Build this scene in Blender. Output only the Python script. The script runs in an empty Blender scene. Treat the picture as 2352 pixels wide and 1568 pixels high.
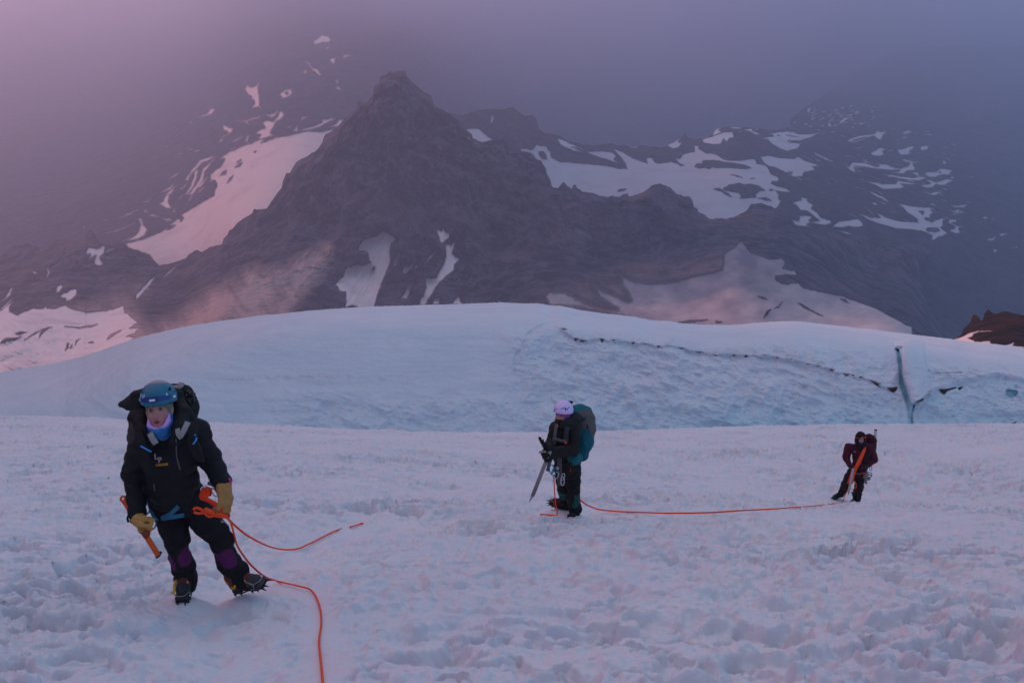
import bpy, math, random
import numpy as np
from mathutils import Vector, Matrix

# ------------------------------------------------------------------ camera, sky, sun, exposure
SC = bpy.context.scene
COL = SC.collection
PITCH = math.radians(20.0)
CAM = np.array([0.0, 0.0, 1.6])
FPX = 2352 * 35.0 / 36.0          # focal length in pixels of a 2352 px wide frame
cam_d = bpy.data.cameras.new('camera'); cam = bpy.data.objects.new('camera', cam_d); COL.objects.link(cam)
cam_d.lens = 35.0; cam_d.sensor_width = 36.0; cam_d.sensor_fit = 'HORIZONTAL'
cam_d.clip_start = 0.05; cam_d.clip_end = 60000
cam.location = CAM.tolist(); cam.rotation_euler = (math.pi/2 - PITCH, 0, 0)
SC.camera = cam
SC.view_settings.view_transform = 'Standard'; SC.view_settings.look = 'None'
SC.view_settings.exposure = 0.0; SC.view_settings.gamma = 1.0; SC.view_settings.use_curve_mapping = False
SC.cycles.use_denoising = True
SC.cycles.volume_bounces = 1; SC.cycles.max_bounces = 6; SC.cycles.diffuse_bounces = 3
SC.cycles.transparent_max_bounces = 8

SUN_AZ = math.radians(-46)        # measured from straight ahead (+Y), negative = left
SUN_EL = math.radians(8)
sun_dir = Vector((math.sin(SUN_AZ)*math.cos(SUN_EL), math.cos(SUN_AZ)*math.cos(SUN_EL), math.sin(SUN_EL)))
sl = bpy.data.lights.new('sun', 'SUN'); so = bpy.data.objects.new('sun', sl); COL.objects.link(so)
sl.energy = 1.9; sl.angle = math.radians(2.5); sl.color = (1.0, 0.38, 0.23)
so.rotation_euler = (-sun_dir).to_track_quat('-Z', 'Y').to_euler()

W = bpy.data.worlds.new('World'); SC.world = W; W.use_nodes = True
nt = W.node_tree; nt.nodes.clear()
def N(t, typ, **kw):
    n = t.nodes.new(typ)
    for k, v in kw.items(): setattr(n, k, v)
    return n
def vmath(t, op, a, b=None):
    n = N(t, 'ShaderNodeVectorMath', operation=op)
    for i, v in enumerate((a, b)):
        if v is None: continue
        if hasattr(v, 'is_linked') or hasattr(v, 'links'): t.links.new(v, n.inputs[i])
        else: n.inputs[i].default_value = v
    return n.outputs['Value'] if op in ('DOT_PRODUCT', 'LENGTH') else n.outputs[0]
def fmath(t, op, a, b=None, c=None, clamp=False):
    n = N(t, 'ShaderNodeMath', operation=op); n.use_clamp = clamp
    for i, v in enumerate((a, b, c)):
        if v is None: continue
        if hasattr(v, 'links'): t.links.new(v, n.inputs[i])
        else: n.inputs[i].default_value = v
    return n.outputs[0]
def mixc(t, fac, a, b, mode='MIX'):
    n = N(t, 'ShaderNodeMix', data_type='RGBA', blend_type=mode)
    for i, v in ((0, fac), (6, a), (7, b)):
        if hasattr(v, 'links'): t.links.new(v, n.inputs[i])
        elif i == 0: n.inputs[0].default_value = v
        else: n.inputs[i].default_value = (v[0], v[1], v[2], 1)
    return n.outputs[2]
def smooth(t, x, a, b):
    n = N(t, 'ShaderNodeMapRange', interpolation_type='SMOOTHSTEP')
    t.links.new(x, n.inputs[0]); n.inputs[1].default_value = a; n.inputs[2].default_value = b
    return n.outputs[0]
tc = N(nt, 'ShaderNodeTexCoord')
D0 = tc.outputs['Generated']
g_dir = Vector((math.sin(math.radians(-48)), math.cos(math.radians(-48)), 0.10)).normalized()
r_dir = Vector((0.85, 0.5, 0.05)).normalized()
f_left = smooth(nt, vmath(nt, 'DOT_PRODUCT', D0, tuple(g_dir)), 0.48, 1.0)
f_right = smooth(nt, vmath(nt, 'DOT_PRODUCT', D0, tuple(r_dir)), 0.1, 1.0)
f_up = smooth(nt, vmath(nt, 'DOT_PRODUCT', D0, (0, 0, 1)), 0.0, 0.8)
f_back = smooth(nt, vmath(nt, 'DOT_PRODUCT', D0, (0, -1, 0)), -0.3, 0.6)
c = mixc(nt, f_up, (0.78, 0.52, 0.70), (0.84, 0.73, 0.80))
c = mixc(nt, f_back, c, (0.25, 0.34, 0.53))
c = mixc(nt, f_right, c, (0.11, 0.37, 0.62))
c = mixc(nt, f_left, c, (0.72, 0.18, 0.42))
bg = N(nt, 'ShaderNodeBackground'); nt.links.new(c, bg.inputs[0]); bg.inputs[1].default_value = 0.80
sky = N(nt, 'ShaderNodeTexSky', sky_type='NISHITA'); sky.sun_disc = False
sky.sun_elevation = SUN_EL; sky.sun_rotation = SUN_AZ; sky.altitude = 3500
bg2 = N(nt, 'ShaderNodeBackground'); nt.links.new(sky.outputs[0], bg2.inputs[0]); bg2.inputs[1].default_value = 0.03
ad = N(nt, 'ShaderNodeAddShader'); nt.links.new(bg.outputs[0], ad.inputs[0]); nt.links.new(bg2.outputs[0], ad.inputs[1])
wo = N(nt, 'ShaderNodeOutputWorld'); nt.links.new(ad.outputs[0], wo.inputs[0])

# ------------------------------------------------------------------ helpers
cP, sP = math.cos(PITCH), math.sin(PITCH)
def P(px, py, d):
    """point seen at pixel (px, py) of the 2352 x 1568 frame, d metres along the camera's axis"""
    px = np.asarray(px, float); py = np.asarray(py, float); d = np.asarray(d, float)
    a = (px - 1176) / FPX; b = (784 - py) / FPX
    return np.stack([CAM[0] + d*a, CAM[1] + d*(cP + b*sP), CAM[2] + d*(-sP + b*cP)], -1)
def PX(p):
    """world -> pixel, depth"""
    q = np.asarray(p, float) - CAM
    d = q[..., 1]*cP - q[..., 2]*sP
    return 1176 + FPX*q[..., 0]/d, 784 - FPX*(q[..., 1]*sP + q[..., 2]*cP)/d, d

def _h(ix, iy, iz, seed):
    with np.errstate(over='ignore'):
        h = (ix.astype(np.uint32)*np.uint32(374761393) + iy.astype(np.uint32)*np.uint32(668265263)
             + iz.astype(np.uint32)*np.uint32(2147483647 & 1274126177) + np.uint32((seed*974634777) & 0xffffffff))
        h = (h ^ (h >> np.uint32(13)))*np.uint32(1274126177)
        h = (h ^ (h >> np.uint32(16)))*np.uint32(2246822519)
        h = h ^ (h >> np.uint32(15))
    return h.astype(np.float64)/4294967296.0*2 - 1
def vnoise(x, y, z=None, seed=0):
    """smooth value noise, -1..1"""
    x = np.asarray(x, float); y = np.asarray(y, float)
    ix = np.floor(x).astype(np.int64); iy = np.floor(y).astype(np.int64); fx = x-ix; fy = y-iy
    fx = fx*fx*fx*(fx*(fx*6-15)+10); fy = fy*fy*fy*(fy*(fy*6-15)+10)
    if z is None:
        z0 = np.zeros_like(ix)
        a = _h(ix, iy, z0, seed); b = _h(ix+1, iy, z0, seed); c = _h(ix, iy+1, z0, seed); d = _h(ix+1, iy+1, z0, seed)
        return (a+(b-a)*fx)*(1-fy) + (c+(d-c)*fx)*fy
    z = np.asarray(z, float); iz = np.floor(z).astype(np.int64); fz = z-iz; fz = fz*fz*fz*(fz*(fz*6-15)+10)
    o = 0
    for k, wz in ((0, 1-fz), (1, fz)):
        a = _h(ix, iy, iz+k, seed); b = _h(ix+1, iy, iz+k, seed); c = _h(ix, iy+1, iz+k, seed); d = _h(ix+1, iy+1, iz+k, seed)
        o = o + ((a+(b-a)*fx)*(1-fy) + (c+(d-c)*fx)*fy)*wz
    return o
def fbm(x, y, z=None, oct=4, seed=0, gain=0.5, lac=2.03, ridged=False):
    o = 0; a = 1.0; s = 0; f = 1.0
    for k in range(oct):
        n = vnoise(np.asarray(x)*f+17.3*k, np.asarray(y)*f-9.1*k, None if z is None else np.asarray(z)*f+3.7*k, seed+k)
        if ridged: n = 1-2*np.abs(n)
        o = o + a*n; s += a; a *= gain; f *= lac
    return o/s

def mesh_obj(name, verts, faces, mat=None, parent=None, attrs=None, smooth_=True):
    me = bpy.data.meshes.new(name)
    verts = np.asarray(verts, np.float32)
    if isinstance(faces, np.ndarray):
        n, k = faces.shape
        me.vertices.add(len(verts)); me.vertices.foreach_set('co', verts.ravel())
        me.loops.add(n*k); me.loops.foreach_set('vertex_index', faces.astype(np.int32).ravel())
        me.polygons.add(n); me.polygons.foreach_set('loop_start', np.arange(0, n*k, k, dtype=np.int32))
        me.update(calc_edges=True)
    else:
        me.from_pydata(verts.tolist(), [], [list(f) for f in faces])
    if smooth_: me.polygons.foreach_set('use_smooth', np.ones(len(me.polygons), bool))
    for k, v in (attrs or {}).items():
        a = me.attributes.new(k, 'FLOAT', 'POINT'); a.data.foreach_set('value', np.asarray(v, np.float32).ravel())
    if mat:
        for m in (mat if isinstance(mat, (list, tuple)) else [mat]): me.materials.append(m)
    o = bpy.data.objects.new(name, me); COL.objects.link(o)
    if parent is not None:
        o.parent = parent
        o.matrix_parent_inverse = Matrix.Translation(parent.location).inverted()
    return o
def grid_faces(nr, nc):
    i = np.arange(nr*nc).reshape(nr, nc)
    return np.stack([i[:-1, :-1], i[:-1, 1:], i[1:, 1:], i[1:, :-1]], -1).reshape(-1, 4)
def tag(o, label=None, cat=None, group=None, kind=None):
    if label: o['label'] = label
    if cat: o['category'] = cat
    if group: o['group'] = group
    if kind: o['kind'] = kind
    return o

def new_mat(name, rough=0.8):
    m = bpy.data.materials.new(name); m.use_nodes = True
    t = m.node_tree; b = t.nodes['Principled BSDF']; b.inputs['Roughness'].default_value = rough
    return m, t, b
def attr(t, name):
    n = N(t, 'ShaderNodeAttribute', attribute_name=name); return n.outputs['Fac']
def noise_n(t, scale, detail=4, rough=0.55, vec=None, out='Fac', dist=0.0):
    n = N(t, 'ShaderNodeTexNoise'); n.inputs['Scale'].default_value = scale; n.inputs['Detail'].default_value = detail
    n.inputs['Roughness'].default_value = rough; n.inputs['Distortion'].default_value = dist
    if vec is None:
        vec = N(t, 'ShaderNodeTexCoord').outputs['Object']
    t.links.new(vec, n.inputs['Vector']); return n.outputs[out]
def scaled(t, s, vec=None):
    if vec is None: vec = N(t, 'ShaderNodeTexCoord').outputs['Object']
    return vmath(t, 'MULTIPLY', vec, s)
def bump(t, b, h, strength=0.5, dist=1.0):
    n = N(t, 'ShaderNodeBump'); n.inputs['Strength'].default_value = strength; n.inputs['Distance'].default_value = dist
    t.links.new(h, n.inputs['Height']); t.links.new(n.outputs[0], b.inputs['Normal'])
def plain(name, col, rough=0.75, noise=0.12, scale=60, bumpd=0.0, metal=0.0):
    m, t, b = new_mat(name, rough)
    v = noise_n(t, scale, 3)
    f = fmath(t, 'MULTIPLY_ADD', v, 2*noise, 1-noise)
    n = N(t, 'ShaderNodeMix', data_type='RGBA', blend_type='MULTIPLY'); n.inputs[0].default_value = 1
    n.inputs[6].default_value = (*col, 1); t.links.new(f, n.inputs[7]); t.links.new(n.outputs[2], b.inputs['Base Color'])
    b.inputs['Metallic'].default_value = metal
    b.inputs['Specular IOR Level'].default_value = 0.3
    if bumpd: bump(t, b, v, 0.6, bumpd)
    return m

def poly_sdf(px, py, poly):
    """signed distance in pixels, positive inside"""
    poly = np.asarray(poly, float)
    d = np.full(px.shape, 1e9); ins = np.zeros(px.shape, bool)
    n = len(poly)
    for i in range(n):
        ax, ay = poly[i]; bx, by = poly[(i+1) % n]
        ex, ey = bx-ax, by-ay; L = ex*ex+ey*ey+1e-9
        t = np.clip(((px-ax)*ex+(py-ay)*ey)/L, 0, 1)
        d = np.minimum(d, (px-ax-t*ex)**2+(py-ay-t*ey)**2)
        if ay != by:
            c = ((ay > py) != (by > py)) & (px < ex*(py-ay)/(by-ay)+ax)
            ins ^= c
    d = np.sqrt(d)
    return np.where(ins, d, -d)
LIM = 10.0
def mask(px, py, polys, holes=(), warp=2.0, seed=5):
    wx = px + warp*fbm(px/9, py/7, oct=3, seed=seed); wy = py + warp*0.8*fbm(px/9, py/6, oct=3, seed=seed+9)
    m = np.full(px.shape, -LIM)
    def apply(poly, f):
        poly = np.asarray(poly, float)
        lo = poly.min(0)-LIM-3; hi = poly.max(0)+LIM+3
        s = (wx > lo[0]) & (wx < hi[0]) & (wy > lo[1]) & (wy < hi[1])
        if s.any():
            v = np.clip(poly_sdf(wx[s], wy[s], poly), -LIM, LIM)
            m[s] = f(m[s], v)
    for p in polys: apply(p, np.maximum)
    for p in holes: apply(p, lambda a, b: np.minimum(a, -b))
    return m
def line_poly(pts, w):
    """thin tapered polygon along a polyline, w pixels wide in the middle"""
    pts = np.asarray(pts, float); n = len(pts); L = []; R = []
    for i in range(n):
        t = pts[min(i+1, n-1)] - pts[max(i-1, 0)]; t /= np.hypot(*t)+1e-9
        ww = w*0.5*(0.25+math.sin(math.pi*i/(n-1)))
        L.append(pts[i]+[-t[1]*ww, t[0]*ww]); R.append(pts[i]+[t[1]*ww, -t[0]*ww])
    return L + R[::-1]
def rbf(ctrl):
    c = np.asarray(ctrl, float); X = c[:, :2]/1000.0; v = np.log(c[:, 2])
    n = len(c); A = np.zeros((n+3, n+3))
    A[:n, :n] = np.sqrt(((X[:, None]-X[None])**2).sum(-1)+0.003)
    A[:n, n] = A[n, :n] = 1; A[:n, n+1:] = X; A[n+1:, :n] = X.T
    w = np.linalg.solve(A, np.concatenate([v, np.zeros(3)]))
    def f(px, py):
        x = np.asarray(px, float)/1000; y = np.asarray(py, float)/1000
        o = w[n] + w[n+1]*x + w[n+2]*y
        for i in range(n): o = o + w[i]*np.sqrt((x-X[i, 0])**2+(y-X[i, 1])**2+0.003)
        return np.exp(o)
    return f

TA = lambda l: [(229.7+x*.25, 57.4+y*.25) for x, y in l]
TB = lambda l: [(x*.26368, 447.9+y*.26368) for x, y in l]
TC = lambda l: [(588+x*.25, 447.9+y*.25) for x, y in l]
TD = lambda l: [(1033.6+x*.25, 229.7+y*.25) for x, y in l]
TE = lambda l: [(1550.4+x*.18307, 229.7+y*.18307) for x, y in l]
TF = lambda l: [(1780.1+x*.25635, 218.2+y*.25635) for x, y in l]
TG = lambda l: [(1205.9+x*.3418, 539.8+y*.3418) for x, y in l]
TH = lambda l: [(1952.3+x*.20144, 689.1+y*.20144) for x, y in l]
TI = lambda l: [(1148.4+x*.5117, 660.3+y*.5117) for x, y in l]
TL = lambda l: [(x/2, y/2) for x, y in l]
TR = lambda l: [(1176+x/2, y/2) for x, y in l]
def xy(l, n=2):
    l = np.asarray(l, float); return l[:, 0], l[:, 1]

# ------------------------------------------------------------------ terrain materials
def rock_snow_mat(name, rock_a, rock_b, scale, snowcol=(0.72, 0.69, 0.72), edge=1.6):
    m, t, b = new_mat(name, 0.9); b.inputs['Specular IOR Level'].default_value = 0.1
    v1 = noise_n(t, 0.014*scale, 9, 0.72)
    v2 = noise_n(t, 1.0, 6, 0.6, vec=scaled(t, (0.008*scale, 0.008*scale, 0.022*scale)), dist=0.5)   # strata
    v3 = noise_n(t, 1.0, 5, 0.6, vec=scaled(t, (0.030*scale, 0.030*scale, 0.009*scale)))              # gullies
    f = fmath(t, 'ADD', fmath(t, 'MULTIPLY', v1, 0.55), fmath(t, 'ADD', fmath(t, 'MULTIPLY', v2, 0.15), fmath(t, 'MULTIPLY', v3, 0.30)))
    f = smooth(t, f, 0.43, 0.58)
    rock = mixc(t, f, rock_a, rock_b)
    cr = noise_n(t, 1.0, 6, 0.7, vec=scaled(t, (0.05*scale, 0.05*scale, 0.018*scale)))
    rock = mixc(t, fmath(t, 'MULTIPLY', smooth(t, cr, 0.56, 0.62), 0.75), rock, (rock_a[0]*0.5, rock_a[1]*0.5, rock_a[2]*0.5))
    rock = mixc(t, fmath(t, 'MULTIPLY', smooth(t, cr, 0.44, 0.38), 0.0), rock, rock_b)
    rb = noise_n(t, 0.004*scale, 3)
    rock = mixc(t, fmath(t, 'MULTIPLY', smooth(t, rb, 0.5, 0.7), 0.5), rock, (rock_b[0]*1.6, rock_b[1]*1.1, rock_b[2]*0.9))
    scree = attr(t, 'scree')
    st = noise_n(t, 1.0, 4, 0.6, vec=scaled(t, (0.06*scale, 0.03*scale, 0.01*scale)))
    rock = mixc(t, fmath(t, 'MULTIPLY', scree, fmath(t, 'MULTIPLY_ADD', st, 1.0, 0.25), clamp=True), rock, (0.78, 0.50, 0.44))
    e = noise_n(t, 0.09*scale, 4, 0.6)
    s = smooth(t, fmath(t, 'ADD', attr(t, 'snow'), fmath(t, 'MULTIPLY_ADD', fmath(t, 'ADD', e, noise_n(t, 0.4*scale, 3, 0.6)), 3.6, -3.6)), -edge, edge)
    dn = noise_n(t, 1.0, 5, 0.6, vec=scaled(t, (0.012*scale, 0.012*scale, 0.03*scale)))
    sc = mixc(t, smooth(t, dn, 0.45, 0.75), snowcol, (snowcol[0]*0.80, snowcol[1]*0.78, snowcol[2]*0.80))
    sc = mixc(t, attr(t, 'shade_dim'), sc, (0.15, 0.145, 0.175))  # painted shade: darkens the colour of snow lying out of the sun
    col = mixc(t, s, rock, sc)
    t.links.new(col, b.inputs['Base Color'])
    hb = fmath(t, 'MULTIPLY', fmath(t, 'ADD', v1, v3), fmath(t, 'SUBTRACT', 1.0, fmath(t, 'MULTIPLY', s, 0.95)))
    bump(t, b, hb, 1.0, 45.0/scale)
    return m
M_rock = rock_snow_mat('dark_rock_and_snow', (0.004, 0.005, 0.012), (0.130, 0.110, 0.140), 1.0, snowcol=(0.82, 0.66, 0.64))  # snow colour warmed to carry the dawn glow on the lower-left glacier
M_hill = rock_snow_mat('hill_rock_and_snow', (0.022, 0.018, 0.036), (0.060, 0.048, 0.078), 0.6, snowcol=(0.90, 0.62, 0.56), edge=2.2)  # pink snow colour paints in low sun on the left glacier
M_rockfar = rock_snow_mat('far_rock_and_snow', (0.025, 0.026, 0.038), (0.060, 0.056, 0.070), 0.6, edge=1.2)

def ridge_sheet(name, x0, x1, dx, crest, base, nrow, depth, jag, mat, polys, holes=(), amp=40, wl=180, scree=None,
                back=600, warp=2.0, jagf=None, snowflat=0.75, crev=None, shade_dim=None, soften=None):
    cx, cy = xy(crest)
    pxs = np.arange(x0, x1+dx, dx)
    yc = np.interp(pxs, cx, cy)
    jg = fbm(pxs/7.0, pxs*0+3.3, oct=4, seed=33, gain=0.6)
    w = jagf(pxs) if jagf else 1.0
    bx, by = xy(base); yb = np.interp(pxs, bx, by)
    v = np.linspace(0, 1, nrow)**1.15
    PXg = np.repeat(pxs[None], nrow, 0); PYg = yc[None] + (yb-yc)[None]*v[:, None]
    PYg = PYg + (jag*jg*w)[None]*np.exp(-(PYg-yc[None])/12.0)
    yc = PYg[0]
    sn = mask(PXg, PYg, polys, holes, warp)
    if soften is not None: sn = sn*soften(PXg, PYg)
    d = depth(PXg, PYg)
    p = P(PXg, PYg, d)
    # rock relief: crags and gullies pushed toward / away from the viewer
    X, Y, Z = p[..., 0]/wl, p[..., 1]/wl, p[..., 2]/wl
    qx = 0.35*fbm(X*0.9, Z*0.9, Y*0.9, oct=3, seed=8); qz = 0.35*fbm(X*0.9, Z*0.9, Y*0.9, oct=3, seed=9)
    r = 0.55*fbm(X+qx, (Z+qz)*0.7, Y*0.6, oct=7, seed=11, ridged=True, gain=0.58) + 0.30*fbm((X+qx)*3.2+Z*0.5, (Z+qz)*0.75, Y*0.7, oct=5, seed=21, gain=0.6, ridged=True) + 0.15*fbm(X*9, Z*9, Y*7, oct=3, seed=29, gain=0.6)
    k = 1 - snowflat*np.clip((sn+2)/6, 0, 1)
    edge = np.clip((PYg-yc[None])/14.0, 0.12, 1)
    cot = np.abs(np.gradient(d, axis=0))/(np.abs(np.gradient(PYg, axis=0))+1e-6)*FPX/d
    d2 = d - amp*(r)*k*edge*np.clip(1.5/(cot+0.4), 0.12, 1)
    if crev is not None: d2 = d2 + crev(PXg, PYg)
    p = P(PXg, PYg, d2)
    nb = 10
    bk = np.stack([p[0] + np.array([0, 1.0, -0.75])*back*(j/nb)**1.5 for j in range(nb, 0, -1)])
    bk[..., 0] *= bk[..., 1:2][..., 0]/p[0][None, :, 1]
    V = np.concatenate([bk, p], 0)
    snA = np.concatenate([np.repeat(sn[:1], nb, 0), sn], 0)
    sc = np.zeros_like(PXg) if scree is None else scree(PXg, PYg)
    scA = np.concatenate([np.repeat(sc[:1], nb, 0), sc], 0)
    du = np.zeros_like(PXg) if shade_dim is None else shade_dim(PXg, PYg); duA = np.concatenate([np.repeat(du[:1], nb, 0), du], 0)
    nr, nc = V.shape[:2]
    o = mesh_obj(name, V.reshape(-1, 3), grid_faces(nr, nc)[:, ::-1], mat, attrs={'snow': snA, 'scree': scA, 'shade_dim': duA})
    o['kind'] = 'structure'
    return o
# ------------------------------------------------------------------ the far mountains (traced outlines, real distances in metres)
# far slope beyond the peak, left and top of the view
far_depth = rbf([(-400, 650, 4200), (0, 620, 4000), (300, 560, 3700), (420, 490, 3950), (600, 330, 4200), (780, 270, 4500),
                 (600, 200, 5300), (740, 95, 6600), (200, 400, 5600), (650, 430, 3500), (560, 520, 3250), (700, 350, 3900), (500, 380, 4250), (0, 300, 7500), (0, 150, 10500), (0, -30, 19000),
                 (400, 30, 15000), (900, 80, 7600), (900, 20, 12000), (1176, -30, 19000), (-400, -30, 19000), (2352, -30, 19000), (2750, -30, 19000),
                 (1700, 100, 13000), (1500, 250, 10000), (1200, 200, 9500), (2352, 200, 9500), (2352, 420, 6000), (1900, 220, 9000),
                 (2100, 330, 7200), (1600, 400, 7000), (1100, 500, 5000), (2750, 500, 5500), (2352, 700, 4200), (2000, 700, 4200), (500, 800, 3300), (-400, 850, 3600)])
far_polys = [
 # big pale glacier left of the peak
 TB([(1095,425),(1130,415),(1260,380),(1370,335),(1420,310),(1500,245),(1560,200),(1600,160),(1700,100),(1790,45),(1870,0)]) +
 TA([(1050,1530),(1075,1480),(1068,1440),(1040,1420),(1010,1445),(1020,1370),(1060,1330),(1110,1300),(1145,1245),(1140,1225),(1090,1235),(1180,1170),(1300,1120),(1380,1090),(1470,1050),(1540,1045),(1610,1030),(1740,1015),(1830,995),(1920,975),(2020,985),(2160,955),(2240,870),(2352,800),(2500,700),(2700,900),(2700,1500)]) +
 [(760,520),(500,640),(400,650)] + TB([(1390,640),(1300,520),(1200,485),(1110,455)]),
 TA([(890,850),(985,815),(1020,770),(1045,768),(1050,785),(1030,820),(960,840)]),
 TA([(810,912),(840,885),(848,890),(825,910)]),
 TA([(1325,595),(1350,550),(1395,575),(1440,555),(1462,520),(1452,590),(1465,680),(1465,735),(1482,775),(1450,755),(1395,765),(1420,725),(1420,690),(1395,685),(1390,655),(1360,640)]),
 TA([(1650,640),(1690,600),(1755,588),(1768,630),(1730,665),(1680,678)]),
 TA([(1893,345),(1910,340),(1960,400),(2000,410),(2035,460),(2010,465),(1945,410)]),
 TA([(1865,435),(1885,413),(1902,430),(1890,455)]),
 TA([(1960,150),(2040,95),(2100,110),(2123,135),(2110,160),(2060,160),(1970,185)]),
 TA([(2070,215),(2100,200),(2110,210),(2085,230)]),
 TA([(2108,325),(2130,305),(2165,305),(2160,340),(2148,362)]),
 TA([(2240,270),(2320,285),(2270,295),(2238,320)]), TA([(2160,575),(2190,567),(2225,600),(2210,607),(2175,592)]),
 TA([(2162,510),(2180,500),(2192,525),(2180,545)]),
 TA([(1125,925),(1150,920),(1180,945),(1228,948),(1215,985),(1150,1020),(1120,1040),(1135,1065),(1088,1080),(1110,1040),(1180,995),(1170,975),(1135,970)]),
 TA([(1215,1070),(1280,1030),(1325,1018),(1290,1045),(1225,1076)]),
 TA([(1240,880),(1330,880),(1400,855),(1480,835),(1450,860),(1350,885),(1365,918),(1345,915),(1330,890)]),
 TA([(1430,1000),(1470,965),(1520,950),(1500,915),(1480,900),(1540,880),(1590,890),(1630,850),(1655,795),(1680,800),(1688,830),(1660,870),(1620,885),(1600,930),(1565,975),(1570,1000),(1620,1015),(1560,1025),(1490,1045),(1500,1065),(1450,1040),(1480,1010)]),
 TA([(1520,820),(1570,825),(1620,800),(1640,790),(1600,845),(1570,848)]),
 TA([(1330,1075),(1350,1020),(1370,1018),(1360,1070)]), TA([(1200,1140),(1240,1118),(1250,1120),(1215,1142)]),
 TA([(1770,975),(1810,925),(1820,945),(1815,978)]), TA([(1835,890),(1850,850),(1905,845),(1880,860),(1860,870)]), TA([(1720,945),(1755,918),(1745,940)]),
 TA([(1840,975),(1870,955),(1960,930),(2030,900),(2045,865),(2080,868),(2130,855),(2165,860),(2100,895),(2000,945),(1900,970)]),
 TA([(2100,940),(2200,930),(2240,880),(2200,870),(2170,905),(2120,930)]),
 TA([(780,1425),(800,1390),(850,1320),(880,1290),(920,1240),(1000,1215),(1060,1200),(1020,1235),(940,1265),(880,1330),(830,1380),(810,1430)]),
 TA([(780,1560),(830,1480),(860,1400),(865,1350),(895,1325),(902,1350),(880,1430),(850,1500),(800,1562)]),
 TA([(810,1562),(860,1500),(910,1420),(945,1320),(1000,1270),(1080,1205),(1020,1270),(965,1350),(950,1420),(900,1500),(850,1562)]),
 TA([(890,1500),(930,1440),(1005,1385),(970,1430),(930,1490)]), TA([(890,1550),(905,1520),(965,1480),(920,1530)]),
 TA([(725,1500),(760,1490),(800,1440),(780,1490),(745,1510)]), TA([(628,1420),(680,1375),(725,1360),(690,1390)]),
 TA([(560,1538),(620,1500),(690,1450),(650,1510),(600,1530)]), TA([(600,1560),(640,1520),(700,1475),(660,1540),(640,1562)]),
 TA([(862,1172),(885,1152),(918,1145),(905,1162)]), TA([(812,1148),(845,1138),(848,1145),(825,1152)]), TA([(770,1137),(812,1125),(820,1130)]),
 TA([(712,1195),(740,1182),(768,1180),(730,1194)]), TA([(608,1128),(620,1115),(628,1122)]), TA([(1415,1095),(1380,1085),(1350,1090)]),
 TB([(1380,80),(1420,55),(1445,0),(1480,0),(1465,60),(1495,120),(1440,115),(1420,95)]),
 TB([(1235,75),(1270,50),(1315,35),(1290,60)]), TB([(1033,205),(1110,165),(1213,118),(1195,135),(1120,175)]),
 TB([(1060,402),(1150,370),(1200,330),(1225,260),(1205,205),(1235,200),(1250,260),(1283,300),(1265,350),(1200,385)]),
 TB([(920,330),(1000,310),(1110,270),(1180,240),(1110,278),(1010,318)]), TB([(1298,180),(1330,165),(1390,190),(1330,190)]), TB([(1400,205),(1480,205),(1505,220),(1450,228)]),
 TB([(1255,140),(1265,120),(1282,140),(1270,155)]), TB([(1640,50),(1665,5),(1680,0),(1660,45)]), TB([(1500,150),(1515,115),(1530,120),(1515,160)]),
 TB([(715,290),(735,275),(740,280)]), TB([(900,222),(935,215),(940,220)]), TB([(1550,40),(1580,0),(1600,0),(1565,35)]),
]
far_holes = [TA([(1245,1310),(1280,1275),(1310,1265),(1290,1295)]), TA([(1255,1260),(1290,1238),(1298,1244),(1270,1260)]),
 TA([(1110,1385),(1130,1350),(1162,1338),(1150,1370)]), TA([(1700,625),(1715,612),(1732,625),(1722,645)]),
 TA([(1480,1085),(1500,1060),(1520,1035),(1610,1032),(1600,1045)]), TB([(1440,300),(1465,265),(1530,262),(1470,305)]), TB([(1560,200),(1575,170),(1600,200),(1580,235)]),
 TA([(1170,1450),(1190,1415),(1222,1385),(1210,1420)]), TA([(1415,1168),(1435,1158),(1430,1170)])]
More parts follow.
